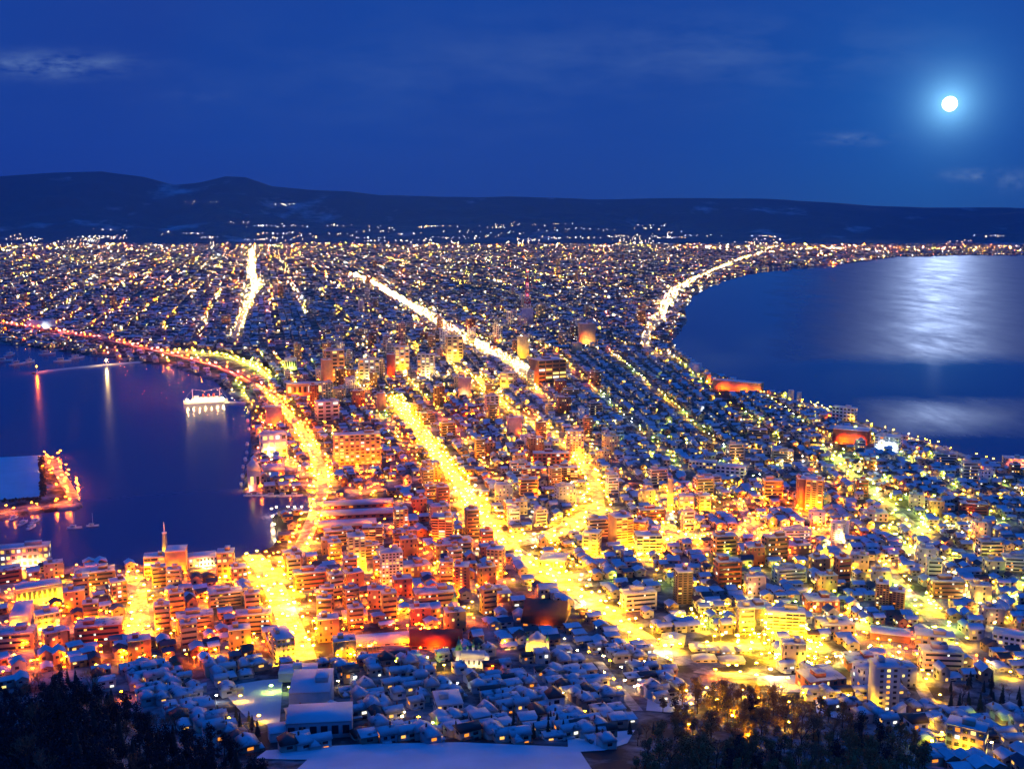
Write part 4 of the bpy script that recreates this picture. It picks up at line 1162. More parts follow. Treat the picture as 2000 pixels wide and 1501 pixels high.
# ------------------------------------------------------------------ further mid-rise blocks of the town
def block_mesh(W, D, h, cols, lit, bands):
    m = MB()
    m.box(-W / 2, W / 2, -D / 2, D / 2, -4, h, 0)
    m.box(-W / 2 - .2, W / 2 + .2, -D / 2 - .2, D / 2 + .2, h + .003, h + .4, 1)
    pw = W * rng.uniform(.2, .4); px = rng.uniform(-.25, .25) * W
    m.box(px - pw / 2, px + pw / 2, -D * .15, D * .3, h + .403, h + 3.2, 0)
    m.box(px - pw / 2 - .1, px + pw / 2 + .1, -D * .15 - .1, D * .3 + .1, h + 3.203, h + 3.5, 1)
    fl = max(2, int(h / 3.4)); fh = h / fl
    kind_ = int(rng.integers(0, 4)); jit = rng.uniform(.6, 1.25, 12)
    def q(face, u0, u1, z0, z1, mi):
        e = .03
        pts = []
        for u, z in ((u0, z0), (u1, z0), (u1, z1), (u0, z1)):
            pts.append({'f': (u, -D / 2 - e, z), 'b': (-u, D / 2 + e, z), 'r': (W / 2 + e, u, z), 'l': (-W / 2 - e, -u, z)}[face])
        m.add(pts, [(0, 1, 2, 3)], mi)
    for f in range(fl):
        z0 = f * fh + fh * .3
        for fc, wd, n in (('f', W, cols), ('b', W, cols), ('r', D, 2), ('l', D, 2)):
            if kind_ == 0 and fc in 'fb':
                q(fc, -wd * .44, wd * .44, z0, z0 + fh * .42, 6)
                for c in range(n):
                    if rng.random() < lit * 1.6:
                        u_ = (c + rng.uniform(.1, .4)) / n * wd * .88 - wd * .44
                        e_ = u_ + wd / n * rng.uniform(.3, .55)
                        m.add([{'f': (u, -D / 2 - .06, z), 'b': (-u, D / 2 + .06, z)}[fc] for u, z in ((u_, z0 + .1), (e_, z0 + .1), (e_, z0 + fh * .38), (u_, z0 + fh * .38))], [(0, 1, 2, 3)], 2 + int(rng.integers(0, 4)))
                continue
            for c in range(n):
                if rng.random() < .14: continue
                uc = (c + .5) / n * wd - wd / 2; hw = wd / n * (.22 if not bands else .36) * jit[c]
                q(fc, uc - hw, uc + hw, z0, z0 + fh * .5, (2 + rng.choice([0, 0, 1, 1, 2, 3])) if rng.random() < lit else 6)
        if bands:
            m.box(-W / 2 + .2, W / 2 - .2, -D / 2 - 1.2, -D / 2 - .035, f * fh, f * fh + .9, 0)
    return m.mesh('block', WALL, ROOFSNOW, WIN[0], WIN[1], WIN[2], WIN[3], GLASS_D), W, D, h
BLOCKS = [block_mesh(*a) for a in [(16, 12, 16, 4, .2, 0), (22, 13, 20, 6, .2, 1), (13, 13, 28, 3, .16, 0), (28, 14, 14, 7, .2, 0), (18, 15, 34, 4, .18, 1), (12, 10, 20, 3, .2, 0),
                                   (34, 18, 12, 8, .18, 0), (20, 16, 26, 5, .2, 0), (15, 12, 40, 4, .15, 1), (26, 20, 9, 5, .25, 0)]]
def nearest_anchor(x, y):
    d = [math.hypot(x - a[1], y - a[2]) for a in ANCHORS]
    k = int(np.argmin(d))
    return ANCHORS[k][0], d[k]
def ordinal(n):
    if n == 1: return 'nearest'
    return str(n) + ('th' if 10 <= n % 100 <= 20 else {1: 'st', 2: 'nd', 3: 'rd'}.get(n % 10, 'th')) + ' nearest'
MCOL = [('cream', CREAM), ('tan', TAN), ('white', WHITE), ('brown', BROWN), ('rust red', RUST), ('grey', GREY), ('orange tan', ORANGE), ('yellow', YELLOW), ('pink grey', PINK)]
mids = []
for (x0, x1, y0, y1, n, pick) in [(560, 1180, 640, 800, 62, (0, 2, 3, 4, 7, 8, 5)), (0, 900, 1100, 1290, 40, (0, 3, 5, 9, 6)), (0, 1330, 505, 640, 60, (2, 4, 6, 7, 8, 3)),
                                  (1200, 2000, 850, 1250, 40, (0, 1, 3, 5, 9)), (800, 1200, 800, 1060, 36, (0, 1, 2, 5, 7)), (640, 1000, 1040, 1200, 18, (0, 5, 9, 3)), (1400, 1950, 1080, 1380, 16, (9, 0, 3))]:
    t = 0
    while n > 0 and t < 1500:
        t += 1
        px, py = rng.uniform(x0, x1), rng.uniform(y0, y1)
        x, y, z = at(px, py)
        k = int(rng.choice(pick)); me, W, D, h = BLOCKS[k]
        rad = math.hypot(W, D) / 2
        if float(shore(np.array([x]), np.array([y]))[0]) < rad + 8: continue
        if in_open(np.array([px]), np.array([py]))[0] or blocked(np.array([x]), np.array([y]), rad * .75, False)[0]: continue
        if any(math.hypot(x - a, y - b) < rad + c + 2 for a, b, c in KEEP): continue
        mids.append((x, y, z, k)); KEEP.append((x, y, rad + 1)); n -= 1
byanchor = {}
mids.sort(key=lambda q: math.hypot(q[0], q[1]))
tmp = []
for (x, y, z, k) in mids:
    a, d = nearest_anchor(x, y)
    tmp.append((a, d, x, y, z, k))
for a, d, x, y, z, k in sorted(tmp):
    byanchor[a] = byanchor.get(a, 0) + 1
    cn, c = MCOL[int(rng.integers(0, len(MCOL)))]
    _px, _py = proj(x, y, z)
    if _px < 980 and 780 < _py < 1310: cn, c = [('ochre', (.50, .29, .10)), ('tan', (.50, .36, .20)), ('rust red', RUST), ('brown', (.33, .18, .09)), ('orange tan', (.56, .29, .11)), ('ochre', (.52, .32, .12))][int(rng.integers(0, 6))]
    me, W, D, h = BLOCKS[k]
    kind = 'apartment_building' if h > 18 else 'office_building'
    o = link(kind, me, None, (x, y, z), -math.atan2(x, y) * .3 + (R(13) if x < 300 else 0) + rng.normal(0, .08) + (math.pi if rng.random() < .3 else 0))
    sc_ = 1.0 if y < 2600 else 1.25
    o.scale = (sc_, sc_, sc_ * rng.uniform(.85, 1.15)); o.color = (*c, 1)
    tag(o, '%s %s, %s to %s' % (cn, {0: 'mid-rise', 1: 'balcony block', 2: 'slim tower', 3: 'long low block', 4: 'balcony tower', 5: 'narrow mid-rise', 6: 'wide low block', 7: 'stout tower', 8: 'tall tower', 9: 'low broad block'}[k], ordinal(byanchor[a]), a),
        'apartment block' if h > 18 else 'office', 'mid-rise blocks of the town')

# ------------------------------------------------------------------ street grid, houses
def lots_near():
    """lots between fanning streets (x0 + slope * (y - 1000)) and cross streets"""
    xs, ys, an, wd = [], [], [], []
    for s0 in np.arange(-620, 1500, 13.5):
        sl = -0.38 * (420 - s0) / 620.0 if s0 < 420 else 0.0
        k = int(round((s0 + 620) / 13.5)) % 5
        if k == 0: continue                       # street
        for w0 in np.arange(430, 2650, 12.5):
            j = int(round((w0 - 430) / 12.5)) % 8
            if j == 0: continue
            y = w0 + 0.2 * s0
            x = s0 + sl * (y - 1000)
            xs.append(x); ys.append(y); an.append(math.atan(-sl) if True else 0)
    return np.array(xs), np.array(ys), np.array(an)

def lots_far(y0, y1, px_, py_, skip, ang):
    c, s = math.cos(ang), math.sin(ang)
    u = np.arange(-8500, 8500, px_); v = np.arange(y0 - 2600, y1 + 2600, py_)
    U, V = np.meshgrid(u, v)
    keep = ((np.arange(len(u)) % skip)[None, :] != 0) & ((np.arange(len(v)) % (skip + 2))[:, None] != 0)
    U, V = U[keep], V[keep]
    x = U * c - (V - 3000) * s; y = 3000 + U * s + (V - 3000) * c
    m = (y > y0) & (y <= y1) & (np.abs(x) < y * 0.52 + 60)
    return x[m], y[m], np.full(m.sum(), ang)

LX, LY, LA = lots_near()
m = (LY < 2600) & (np.abs(LX) < LY * 0.50 + 40) & (LY > 520)
LX, LY, LA = LX[m], LY[m], LA[m]
fx, fy, fa = lots_far(2600, 4700, 21, 18, 5, R(13))
gx2, gy2, ga = lots_far(4700, 11600, 38, 32, 5, R(13))
NX = np.concatenate([LX, fx, gx2]); NY = np.concatenate([LY, fy, gy2]); NA_ = np.concatenate([LA, fa, ga])
SC = np.concatenate([np.ones(len(LX)), np.full(len(fx), 1.45), np.full(len(gx2), 2.3)])
NX = NX + rng.normal(0, 1.2, len(NX)) * SC; NY = NY + rng.normal(0, 1.2, len(NX)) * SC
PX, PY = proj(NX, NY, H(NX, NY))
ok = (shore(NX, NY) > 9) & ~in_open(PX, PY) & (PX > -60) & (PX < 2060) & (PY < 1512)
ok &= rng.random(len(NX)) < np.where(NY < 2600, 0.88, np.where(NY < 4700, 0.85, np.where(NY < 7000, 0.72, np.where(NY < 9000, .5, .28))))
NX, NY, NA_, SC, PX, PY = [a[ok] for a in (NX, NY, NA_, SC, PX, PY)]
ok = ~blocked(NX, NY - 3.0, 8.0)
NX, NY, NA_, SC, PX, PY = [a[ok] for a in (NX, NY, NA_, SC, PX, PY)]
NZ = H(NX, NY)
NH = len(NX)
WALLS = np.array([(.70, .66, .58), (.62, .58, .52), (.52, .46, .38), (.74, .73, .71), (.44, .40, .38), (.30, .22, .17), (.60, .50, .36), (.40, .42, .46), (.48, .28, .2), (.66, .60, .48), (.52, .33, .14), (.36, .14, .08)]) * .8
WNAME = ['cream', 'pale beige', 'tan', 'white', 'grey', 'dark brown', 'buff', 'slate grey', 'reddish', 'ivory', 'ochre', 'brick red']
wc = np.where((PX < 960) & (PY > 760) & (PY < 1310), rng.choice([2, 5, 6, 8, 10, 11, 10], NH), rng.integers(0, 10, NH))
rsnow = rng.random(NH) < np.where(NY < 2600, np.where((PX < 950) & (PY < 1290), .58, 0.84), np.where(NY < 4000, .5, 0.28))
sxh = rng.uniform(8.0, 11.8, NH) * SC; syh = rng.uniform(7.2, 10.2, NH) * SC
szh = rng.choice([3.2, 5.6, 5.8, 6.2, 8.6], NH, p=[.12, .34, .3, .16, .08]) * np.where(SC > 2, 1.5, np.where(SC > 1.2, 1.15, 1.0))
rot = NA_ + np.where(rng.random(NH) < .5, 0, math.pi / 2) + rng.normal(0, .05, NH)
flat = rng.random(NH) < 0.16

# house template: walls, gable roof with eaves, windows on four sides
TV = [(-.5, -.5, -.8), (.5, -.5, -.8), (.5, .5, -.8), (-.5, .5, -.8), (-.5, -.5, 1), (.5, -.5, 1), (.5, .5, 1), (-.5, .5, 1), (-.5, 0, 1.38), (.5, 0, 1.38),
      (-.56, -.58, .99), (.56, -.58, .99), (.56, .58, .99), (-.56, .58, .99), (-.56, 0, 1.43), (.56, 0, 1.43)]
TF = [(0, 1, 5, 4), (1, 2, 6, 9, 5), (2, 3, 7, 6), (3, 0, 4, 8, 7), (10, 11, 15, 14), (12, 13, 14, 15)]
TM = [0, 0, 0, 0, 1, 1]
def win_t(face, u0, u1, z0, z1):
    b = len(TV); e = .512
    for u, z in ((u0, z0), (u1, z0), (u1, z1), (u0, z1)):
        TV.append({'f': (u, -e, z), 'b': (-u, e, z), 'r': (e, u, z), 'l': (-e, -u, z)}[face])
    TF.append((b, b + 1, b + 2, b + 3)); TM.append(2)
for fc in 'fb':
    win_t(fc, -.36, -.14, .60, .84); win_t(fc, .08, .34, .60, .84); win_t(fc, -.30, .02, .08, .36)
for fc in 'rl':
    win_t(fc, -.30, -.02, .60, .84); win_t(fc, .06, .30, .1, .34)
TV = np.array(TV); NF = len(TF)
tflat = np.concatenate([np.array(f) for f in TF]); ttot = np.array([len(f) for f in TF]); tm = np.array(TM)

def mass(name, idx, lab_kind=None, litp=0.3):
    n = len(idx)
    V = np.broadcast_to(TV, (n,) + TV.shape).copy()
    top = V[:, :, 2] > 1.0
    V[:, :, 2] = np.where(top & flat[idx][:, None], 1.0 + (V[:, :, 2] - 1.0) * 0.12, V[:, :, 2])
    V[:, :, 0] *= sxh[idx][:, None]; V[:, :, 1] *= syh[idx][:, None]; V[:, :, 2] *= szh[idx][:, None]
    c, s = np.cos(rot[idx])[:, None], np.sin(rot[idx])[:, None]
    X = V[:, :, 0] * c - V[:, :, 1] * s + NX[idx][:, None]
    Y = V[:, :, 0] * s + V[:, :, 1] * c + NY[idx][:, None]
    Z = V[:, :, 2] + NZ[idx][:, None]
    verts = np.stack([X, Y, Z], -1).reshape(-1, 3)
    fl = (tflat[None, :] + (np.arange(n) * len(TV))[:, None]).ravel()
    tot = np.tile(ttot, n)
    mi = np.tile(tm, (n, 1))
    lp = litp if np.ndim(litp) == 0 else litp[:, None]
    lit = rng.random((n, NF)) < lp
    pick = rng.choice([2, 2, 3, 3, 4, 5], size=(n, NF))
    mi = np.where(mi == 2, np.where(lit, pick, 6), mi).ravel()
    j = rng.uniform(.85, 1.1, (n, 1))
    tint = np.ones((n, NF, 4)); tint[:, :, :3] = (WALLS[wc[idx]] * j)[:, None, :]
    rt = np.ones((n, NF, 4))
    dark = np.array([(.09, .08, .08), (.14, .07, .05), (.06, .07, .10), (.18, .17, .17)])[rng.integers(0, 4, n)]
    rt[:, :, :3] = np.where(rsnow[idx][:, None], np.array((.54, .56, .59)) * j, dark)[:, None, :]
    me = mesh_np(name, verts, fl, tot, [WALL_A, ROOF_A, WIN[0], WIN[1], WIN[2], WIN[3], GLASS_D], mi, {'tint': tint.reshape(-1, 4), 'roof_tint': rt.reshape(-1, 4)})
    return link(name, me)

# the 300 nearest houses in the frame stand as objects of their own
inframe = (PX > 4) & (PX < 1996) & (PY < 1492)
dist = np.hypot(NX, NY) + np.where(inframe, 0, 1e6)
order = np.argsort(dist)
own = order[:300]; rest = order[300:]
own = own[np.argsort(dist[own])]

def unit_house(kind):
    """one house, unit sized, scaled when it is placed; kind picks roof, windows and extras"""
    root = empty('house', (0, 0, 0))
    MB().box(-.5, .5, -.5, .5, -.8, 1.0).obj('wall', WALL, root)
    rmat = DARKROOF if kind in (3, 7) else ROOFSNOW
    b = MB()
    if kind in (2, 5):
        b.box(-.53, .53, -.53, .53, 1.002, 1.07)
    elif kind == 6:
        b.add([(-.57, -.57, 1.002), (.57, -.57, 1.002), (.57, .57, 1.002), (-.57, .57, 1.002), (-.2, 0, 1.4), (.2, 0, 1.4)], [(0, 1, 5, 4), (2, 3, 4, 5), (1, 2, 5), (3, 0, 4), (3, 2, 1, 0)])
    else:
        b.add([(-.56, -.58, 1.002), (.56, -.58, 1.002), (.56, .58, 1.002), (-.56, .58, 1.002), (-.56, 0, 1.42), (.56, 0, 1.42)], [(0, 1, 5, 4), (2, 3, 4, 5), (1, 2, 5), (3, 0, 4), (3, 2, 1, 0)])
    ro = b.obj('roof', rmat, root)
    if kind == 8:
        MB().box(-.5, -.02, -.95, -.503, -.8, .8).obj('wing', WALL, root)
        MB().add([(-.55, -1.0, .802), (-.55, -.1, .802), (.03, -.1, .802), (.03, -1.0, .802), (-.26, -1.0, 1.16), (-.26, -.1, 1.16)], [(1, 0, 4, 5), (3, 2, 5, 4), (2, 1, 5), (0, 3, 4), (0, 1, 2, 3)]).obj('wing_roof', rmat, root)
    if kind in (0, 4, 6): MB().box(.22, .30, .12, .22, 1.1, 1.6).obj('chimney', BRICK, ro)
    if kind in (1, 4, 7):
        p = MB().box(-.42, .05, -.78, -.503, -.8, .42); p.box(-.45, .08, -.81, -.503, .423, .50, 1)
        p.obj('porch', [WALL, rmat], root)
    pats = {0: 'fdl', 1: 'flr', 2: 'fdr', 3: 'dlr', 4: 'ffb', 5: 'fl', 6: 'dfr', 7: 'fdb', 8: 'f'}[kind]
    spots = [('f', -.34, -.12, .58, .84), ('f', .10, .34, .58, .84), ('r', -.2, .14, .58, .84), ('l', -.18, .16, .58, .84), ('f', .14, .36, .06, .34)]
    if kind == 8: spots = spots[1:]
    if kind in (2, 5): spots.append(('b', -.3, 0, .55, .8))
    for i, (fc, u0, u1, z0, z1) in enumerate(spots):
        e = .512
        pts = [{'f': (u, -e, z), 'b': (-u, e, z), 'r': (e, u, z), 'l': (-e, -u, z)}[fc] for u, z in ((u0, z0), (u1, z0), (u1, z1), (u0, z1))]
        inn = [tuple(v * (.98 if abs(v) == e else 1) for v in p) for p in pts]
        lit = (kind * 5 + i * 3) % 7 < 2
        MB().add(inn + pts, [(4, 5, 6, 7), (0, 1, 5, 4), (1, 2, 6, 5), (2, 3, 7, 6), (3, 0, 4, 7)]).obj('window', WIN[(kind + i) % 4] if lit else GLASS_D, root)
    return root
PROTO = [unit_house(k) for k in range(9)]
PUSED = [False] * 9
ROOFN = {0: 'snowy gable with chimney', 1: 'snowy gable and porch', 2: 'flat snowy roof', 3: 'dark bare gable', 4: 'snowy gable, chimney, porch', 5: 'flat snowy roof', 6: 'snowy hipped roof', 7: 'dark gable and porch', 8: 'two crossing snowy gables'}
near_anch = [a for a in ANCHORS if math.hypot(a[1], a[2]) < 1000]
ordn = lambda n: ordinal(n)
cand = []
for i in own:
    d = [math.hypot(NX[i] - a[1], NY[i] - a[2]) for a in near_anch]
    k = int(np.argmin(d)); cand.append((near_anch[k][0], d[k], int(i)))
rk = {}
for a, d, i in sorted(cand):
    rk[a] = rk.get(a, 0) + 1
    if flat[i]: k = int(rng.choice([2, 5]))
    elif not rsnow[i]: k = int(rng.choice([3, 7]))
    else: k = int(rng.choice([0, 1, 4, 6, 8, 8]))
    z = float(NZ[i]); sc3 = (sxh[i], syh[i], szh[i])
    if not PUSED[k]:
        o = PROTO[k]; o.location = (NX[i], NY[i], z); o.rotation_euler.z = rot[i]; o.scale = sc3; PUSED[k] = True
    else:
        o = copy_tree(PROTO[k], (NX[i], NY[i], z), rot[i], sc3)
    for ch in o.children:
        if ch.name.split('.')[0] in ('wall', 'porch', 'wing'): ch.color = (*WALLS[wc[i]], 1)
    tag(o, '%s house, %s, %s to %s' % (WNAME[wc[i]], ROOFN[k], ordn(rk[a]), a), 'house', 'small houses of the town')
for k in range(9):
    if not PUSED[k]:
        for ch in list(PROTO[k].children):
            for g in list(ch.children): bpy.data.objects.remove(g)
            bpy.data.objects.remove(ch)
        bpy.data.objects.remove(PROTO[k])
litp = np.where(NY[rest] < 2600, .14, np.where(NY[rest] < 4700, .24, .36))
tag(mass('houses', rest, litp=litp), kind='stuff')
house_xy = np.stack([NX, NY], 1)

# ------------------------------------------------------------------ street lamps
def zone(px, py):
    """lamp keys and chance of a lamp for a district"""
    if py < 468: return ('w0', 'c0', 'y0'), .5
    if 640 < px < 1120 and 590 < py < 770: return ('y1', 'y2', 'w2', 'y1', 'o1', 'y2'), 1.0
    if py < 600: return ('w1', 'w1', 'c1', 'y1', 'p1', 'y1', 'o1', 'w2', 'w2', 'y2', 'p1', 'o2', 'w1', 'g0'), .85
    if py < 700:
        if px < 420: return ('o1', 'p1', 'o1', 'w1', 'y1'), .95
        return ('w1', 'y1', 'w1', 'y0', 'w2', 'p1', 'y1'), .8
    if px < 520 and py < 760: return ('g1', 'y1', 'o1'), .8
    if px < 930 and py < 1300:
        if py < 780: return ('y1', 'y1', 'o1', 'w1', 'g1'), .95
        return ('o1', 'o2', 'o1', 'y1', 'o1', 'o1', 'y1', 'o1'), 1.0
    if px < 930:
        return (('o1', 'o0', 'y0'), .6) if px < 400 else (('w0', 'c0', 'g0', 'y0'), .25)
    if px < 1160 and py < 900: return ('y1', 'o1', 'y1', 'o1', 'w1', 'y0'), .85
    if px < 1160 and py < 1180: return ('y1', 'o1', 'y1', 'o1', 'w1'), .9
    if px < 1300 and py > 1200: return (('w0', 'y0', 'y0', 'o0'), .3)
    if 940 < py < 1075 and px < 1720: return ('o1', 'y1', 'o2', 'y1', 'o1'), 1.0
    if py < 940: return ('g1', 'y1', 'y0', 'c0', 'y1', 'g1', 'y1'), .74
    if px > 1780: return ('w0', 'y1', 'g1', 'w1', 'y1', 'g1'), .74
    if py > 1200 and px < 1640: return ('y1', 'y1', 'g0', 'y0'), .7
    return ('y1', 'y1', 'g1', 'w0', 'y1', 'g1', 'y2'), .78

gl = []
for s0 in np.arange(-620, 1500, 13.5 * 5):
    sl = -0.38 * (420 - s0) / 620.0 if s0 < 420 else 0.0
    for w0 in np.arange(430, 2650, 30.0):
        y = w0 + .2 * s0; gl.append((s0 + sl * (y - 1000) + 3.2 * rng.choice([-1, 1]), y))
for w0 in np.arange(430, 2650, 12.5 * 8):
    for s0 in np.arange(-620, 1500, 27.0):
        sl = -0.38 * (420 - s0) / 620.0 if s0 < 420 else 0.0
        y = w0 + .2 * s0 + 3.2 * rng.choice([-1, 1]); gl.append((s0 + sl * (y - 1000), y))
gl = [g for g in gl if g[1] < 2600]
def far_lamps(y0, y1, pu, pv, skip, ang, stp):
    c, s = math.cos(ang), math.sin(ang); out = []
    for u in np.arange(-8500, 8500, pu * skip):
        for v in np.arange(y0 - 2600, y1 + 2600, stp): out.append((u, v))
    for v in np.arange(y0 - 2600, y1 + 2600, pv * (skip + 2)):
        for u in np.arange(-8500, 8500, stp * 1.25): out.append((u, v))
    q = np.array(out); x = q[:, 0] * c - (q[:, 1] - 3000) * s; y = 3000 + q[:, 0] * s + (q[:, 1] - 3000) * c
    m = (y > y0) & (y <= y1) & (np.abs(x) < y * .5)
    return list(zip(x[m] + rng.normal(0, 14 if y1 < 5000 else 34, m.sum()), y[m] + rng.normal(0, 14 if y1 < 5000 else 34, m.sum())))
gl += far_lamps(2600, 4700, 21, 18, 5, R(13), 62)
_y = 4700.0 + 7400.0 * rng.random(26000) ** 1.1; _x = (rng.random(26000) * 2 - 1) * _y * .5
gl += list(zip(_x, _y))
gl = np.array(gl)
gpx, gpy = proj(gl[:, 0], gl[:, 1], H(gl[:, 0], gl[:, 1]))
m = (shore(gl[:, 0], gl[:, 1]) > 5) & ~in_open(gpx, gpy) & (gpx > -80) & (gpx < 2080) & (gpy < 1500)
gl, gpx, gpy = gl[m], gpx[m], gpy[m]
m = ~blocked(gl[:, 0], gl[:, 1], 1.0)
gl, gpx, gpy = gl[m], gpx[m], gpy[m]
for (x, y), px, py in zip(gl, gpx, gpy):
    keys, p = zone(px, py)
    if y > 2300: p *= (.55 + 1.6 * max(0.0, .5 + 1.4 * mnoise.noise(Vector((x * .0026, y * .0012, 1.7))))) * float(np.clip((12200.0 - y) / 4200.0, .12, 1.0)) * (.62 if y > 4700 else 1.0)
    if rng.random() < p:
        kq = str(rng.choice(keys))
        if y > 4700 and rng.random() < .62: kq = kq[0] + '0'
        lamps.append((x, y, float(H(x, y)), kq, None, 0))
# more lamps squeezed between the houses where the town glows most
for (P, n, keys) in [([(0, 1110), (420, 1100), (600, 1080), (640, 960), (800, 800), (940, 960), (980, 1080), (1000, 1200), (700, 1290), (420, 1290), (0, 1310)], 420, ('o1', 'o2', 'o1', 'y1', 'o1', 'o1')),
                     ([(494, 800), (560, 800), (600, 860), (628, 930), (600, 958), (482, 958), (490, 900)], 80, ('o1', 'o1', 'p1', 'o2', 'y1')),
                     ([(345, 690), (520, 745), (560, 800), (640, 960), (800, 900), (760, 780), (640, 700), (480, 640)], 90, ('o1', 'y1', 'g1', 'o1')),
                     ([(640, 610), (900, 600), (1110, 690), (1090, 770), (960, 790), (640, 770)], 260, ('y1', 'w1', 'y2', 'o1')),
                     ([(860, 770), (1000, 760), (1180, 880), (1160, 990), (960, 960)], 130, ('o1', 'y1', 'o1', 'y1')),
                     ([(1230, 960), (1420, 930), (1720, 1000), (1700, 1075), (1240, 1090)], 150, ('o1', 'y1', 'o2')),
                     ([(1000, 1030), (1300, 1020), (1330, 1110), (1080, 1140)], 60, ('y1', 'y2', 'o1')),
                     ([(1320, 1180), (1500, 1160), (1600, 1240), (1640, 1330), (1500, 1300), (1340, 1230)], 80, ('y1', 'y2', 'g1')),
                     ([(1150, 820), (1600, 800), (1950, 920), (2000, 1300), (1660, 1340), (1200, 1120)], 330, ('y1', 'g1', 'y1', 'w1', 'y1', 'o1')),
                     ([(1640, 880), (1760, 960), (2000, 1080), (2000, 1240), (1900, 1200), (1700, 1010)], 60, ('y1', 'g1', 'w1'))]:
    P = np.array(P, float); t = 0
    while n > 0 and t < 12000:
        t += 1
        px, py = rng.uniform(P[:, 0].min(), P[:, 0].max()), rng.uniform(P[:, 1].min(), P[:, 1].max())
        if not inside(P, np.array([px]), np.array([py]))[0]: continue
        x, y, z = at(px, py)
        if np.hypot(house_xy[:, 0] - x, house_xy[:, 1] - y).min() < 6.6: continue
        if any(math.hypot(x - a, y - b) < c * .72 for a, b, c in KEEP): continue
        if float(shore(np.array([x]), np.array([y]))[0]) < 4: continue
        lamps.append((x, y, z, str(rng.choice(keys)), None, 0)); n -= 1
# bright knots of light: shopping streets, yards and junctions of the far town, and the bend of the ocean shore
for (x0, x1, y0, y1, n, keys) in [(0, 1300, 488, 640, 46, ('w2', 'y2', 'w2', 'o2', 'p2')), (1290, 1420, 520, 600, 12, ('w2', 'y2', 'w2')), (1400, 1720, 482, 512, 26, ('p2', 'w2', 'o2', 'w2'))]:
    for _ in range(n):
        cx_, cy0 = rng.uniform(x0, x1), rng.uniform(y0, y1)
        x, y, z = at(cx_, cy0); key = str(rng.choice(keys)); sp_ = rng.uniform(.010, .022) * y
        for _ in range(int(rng.integers(4, 13))):
            xx, yy = x + rng.normal(0, sp_), y + rng.normal(0, sp_)
            if float(shore(np.array([xx]), np.array([yy]))[0]) > 4: lamps.append((xx, yy, 3.0, key, None, 0))
# glaring yard and pitch lights, plus lamps added to warm the brown wood
for px, py, key in [(430, 512, 'g2'), (1135, 532, 'o2'), (1162, 545, 'o2'), (320, 640, 'g2'), (372, 570, 'w2'), (1285, 588, 'w2'), (1330, 575, 'w2'), (840, 498, 'y2'), (95, 497, 'w2'), (190, 492, 'w2'), (12, 490, 'w2'), (205, 488, 'w2'),
                    (1380, 1356, 'y2'), (1450, 1360, 'y2'), (1525, 1354, 'y2'), (1340, 1362, 'y1'), (1975, 1325, 'y2'), (1568, 1366, 'y1'), (1480, 1376, 'y2'), (1400, 1380, 'y2'), (1350, 1388, 'y2'), (1540, 1384, 'y1'), (1430, 1412, 'y2'), (1540, 1425, 'y1'), (1345, 1430, 'y1'), (1460, 1452, 'y1'), (470, 1372, 'y1'), (530, 1352, 'g1'), (506, 1412, 'y1'), (452, 1352, 'g0'), (732, 1300, 'y1'), (684, 1288, 'y1'), (775, 1302, 'g0'), (1002, 1334, 'y0'), (1062, 1330, 'g0'), (868, 1312, 'y1'), (782, 1415, 'w0'), (692, 1334, 'c0'), (985, 1262, 'y1'), (832, 1296, 'g1'), (1120, 1302, 'y0'), (1100, 1368, 'w0')]:
    x, y, z = at(px, py)
    for j in range(3 if py < 700 else 1): lamps.append((x + 9.0 * j, y, z, key, None, 0))
# lights scattered on the foot of the hills
for n, (x0, x1, y0, y1) in ((60, (180, 560, 428, 470)), (70, (500, 720, 432, 470)), (90, (720, 1000, 438, 470)), (90, (1070, 1300, 434, 470)), (110, (1250, 2000, 452, 492)), (16, (380, 560, 395, 430)), (420, (-20, 1500, 462, 484))):
    for q_ in range(n):
        if q_ % 9 == 0: cx_, cy0, tl = rng.uniform(x0, x1), rng.uniform(y0, y1), rng.uniform(-.06, .06)
        px = cx_ + rng.normal(0, 20); py = cy0 + (px - cx_) * tl + rng.normal(0, 1.1)
        a, b, c = ray(px, py); az_ = math.atan2(a, b); hx = math.hypot(a, b)
        r = 9800.0
        while r < 17000 and CAMZ + c / hx * r > max(3.0, hill_z(r, az_)): r += 60.0
        if r > 16900: continue
        lamps.append((r * math.sin(az_), r * math.cos(az_), max(3.0, hill_z(r, az_)) + 1.0, str(rng.choice(['w3', 'c3', 'w3', 'y3', 'w3'])), None, 0))

LX_ = np.array([l[0] for l in lamps]); LY_ = np.array([l[1] for l in lamps]); LZ_ = np.array([l[2] for l in lamps])
lpx, lpy = proj(LX_, LY_, LZ_ + 8)
ld = np.hypot(LX_, LY_) + np.where((lpx > 2) & (lpx < 1998) & (lpy < 1498) & ~in_open(lpx, lpy), 0, 1e6)
lorder = np.argsort(ld)
nearest300 = list(lorder[:300]); others = lorder[300:]
CNAME = dict(o='orange', y='yellow', w='warm white', g='greenish', p='pink', c='cold white')
LPROTO = {}
def lamp_proto(key, hh=8.7):
    root = empty('street_lamp', (0, 0, 0))
    m = MB().tube((0, 0, -1), (0, 0, hh - .5), .14, .08, 6)
    m.tube((0, 0, hh - .6), (.9, 0, hh), .07, .06, 5)
    m.lathe(0, 0, [(.26, -.2), (.26, .5), (.15, .8)], 8)
    m.obj('pole', STEEL, root)
    MB().octa((1.1, 0, hh), 1.1 if hh == 6.2 else .85, 0, .2).obj('lamp_head', LAMP[key], root)
    return root
rk2 = {}; seq = []
for i in nearest300:
    x, y, z, key, called, k = lamps[i]
    if called: seq.append((called, k, int(i), called))
    else:
        a, d = min(((q[0], math.hypot(x - q[1], y - q[2])) for q in near_anch), key=lambda t: t[1])
        seq.append((a, d, int(i), None))
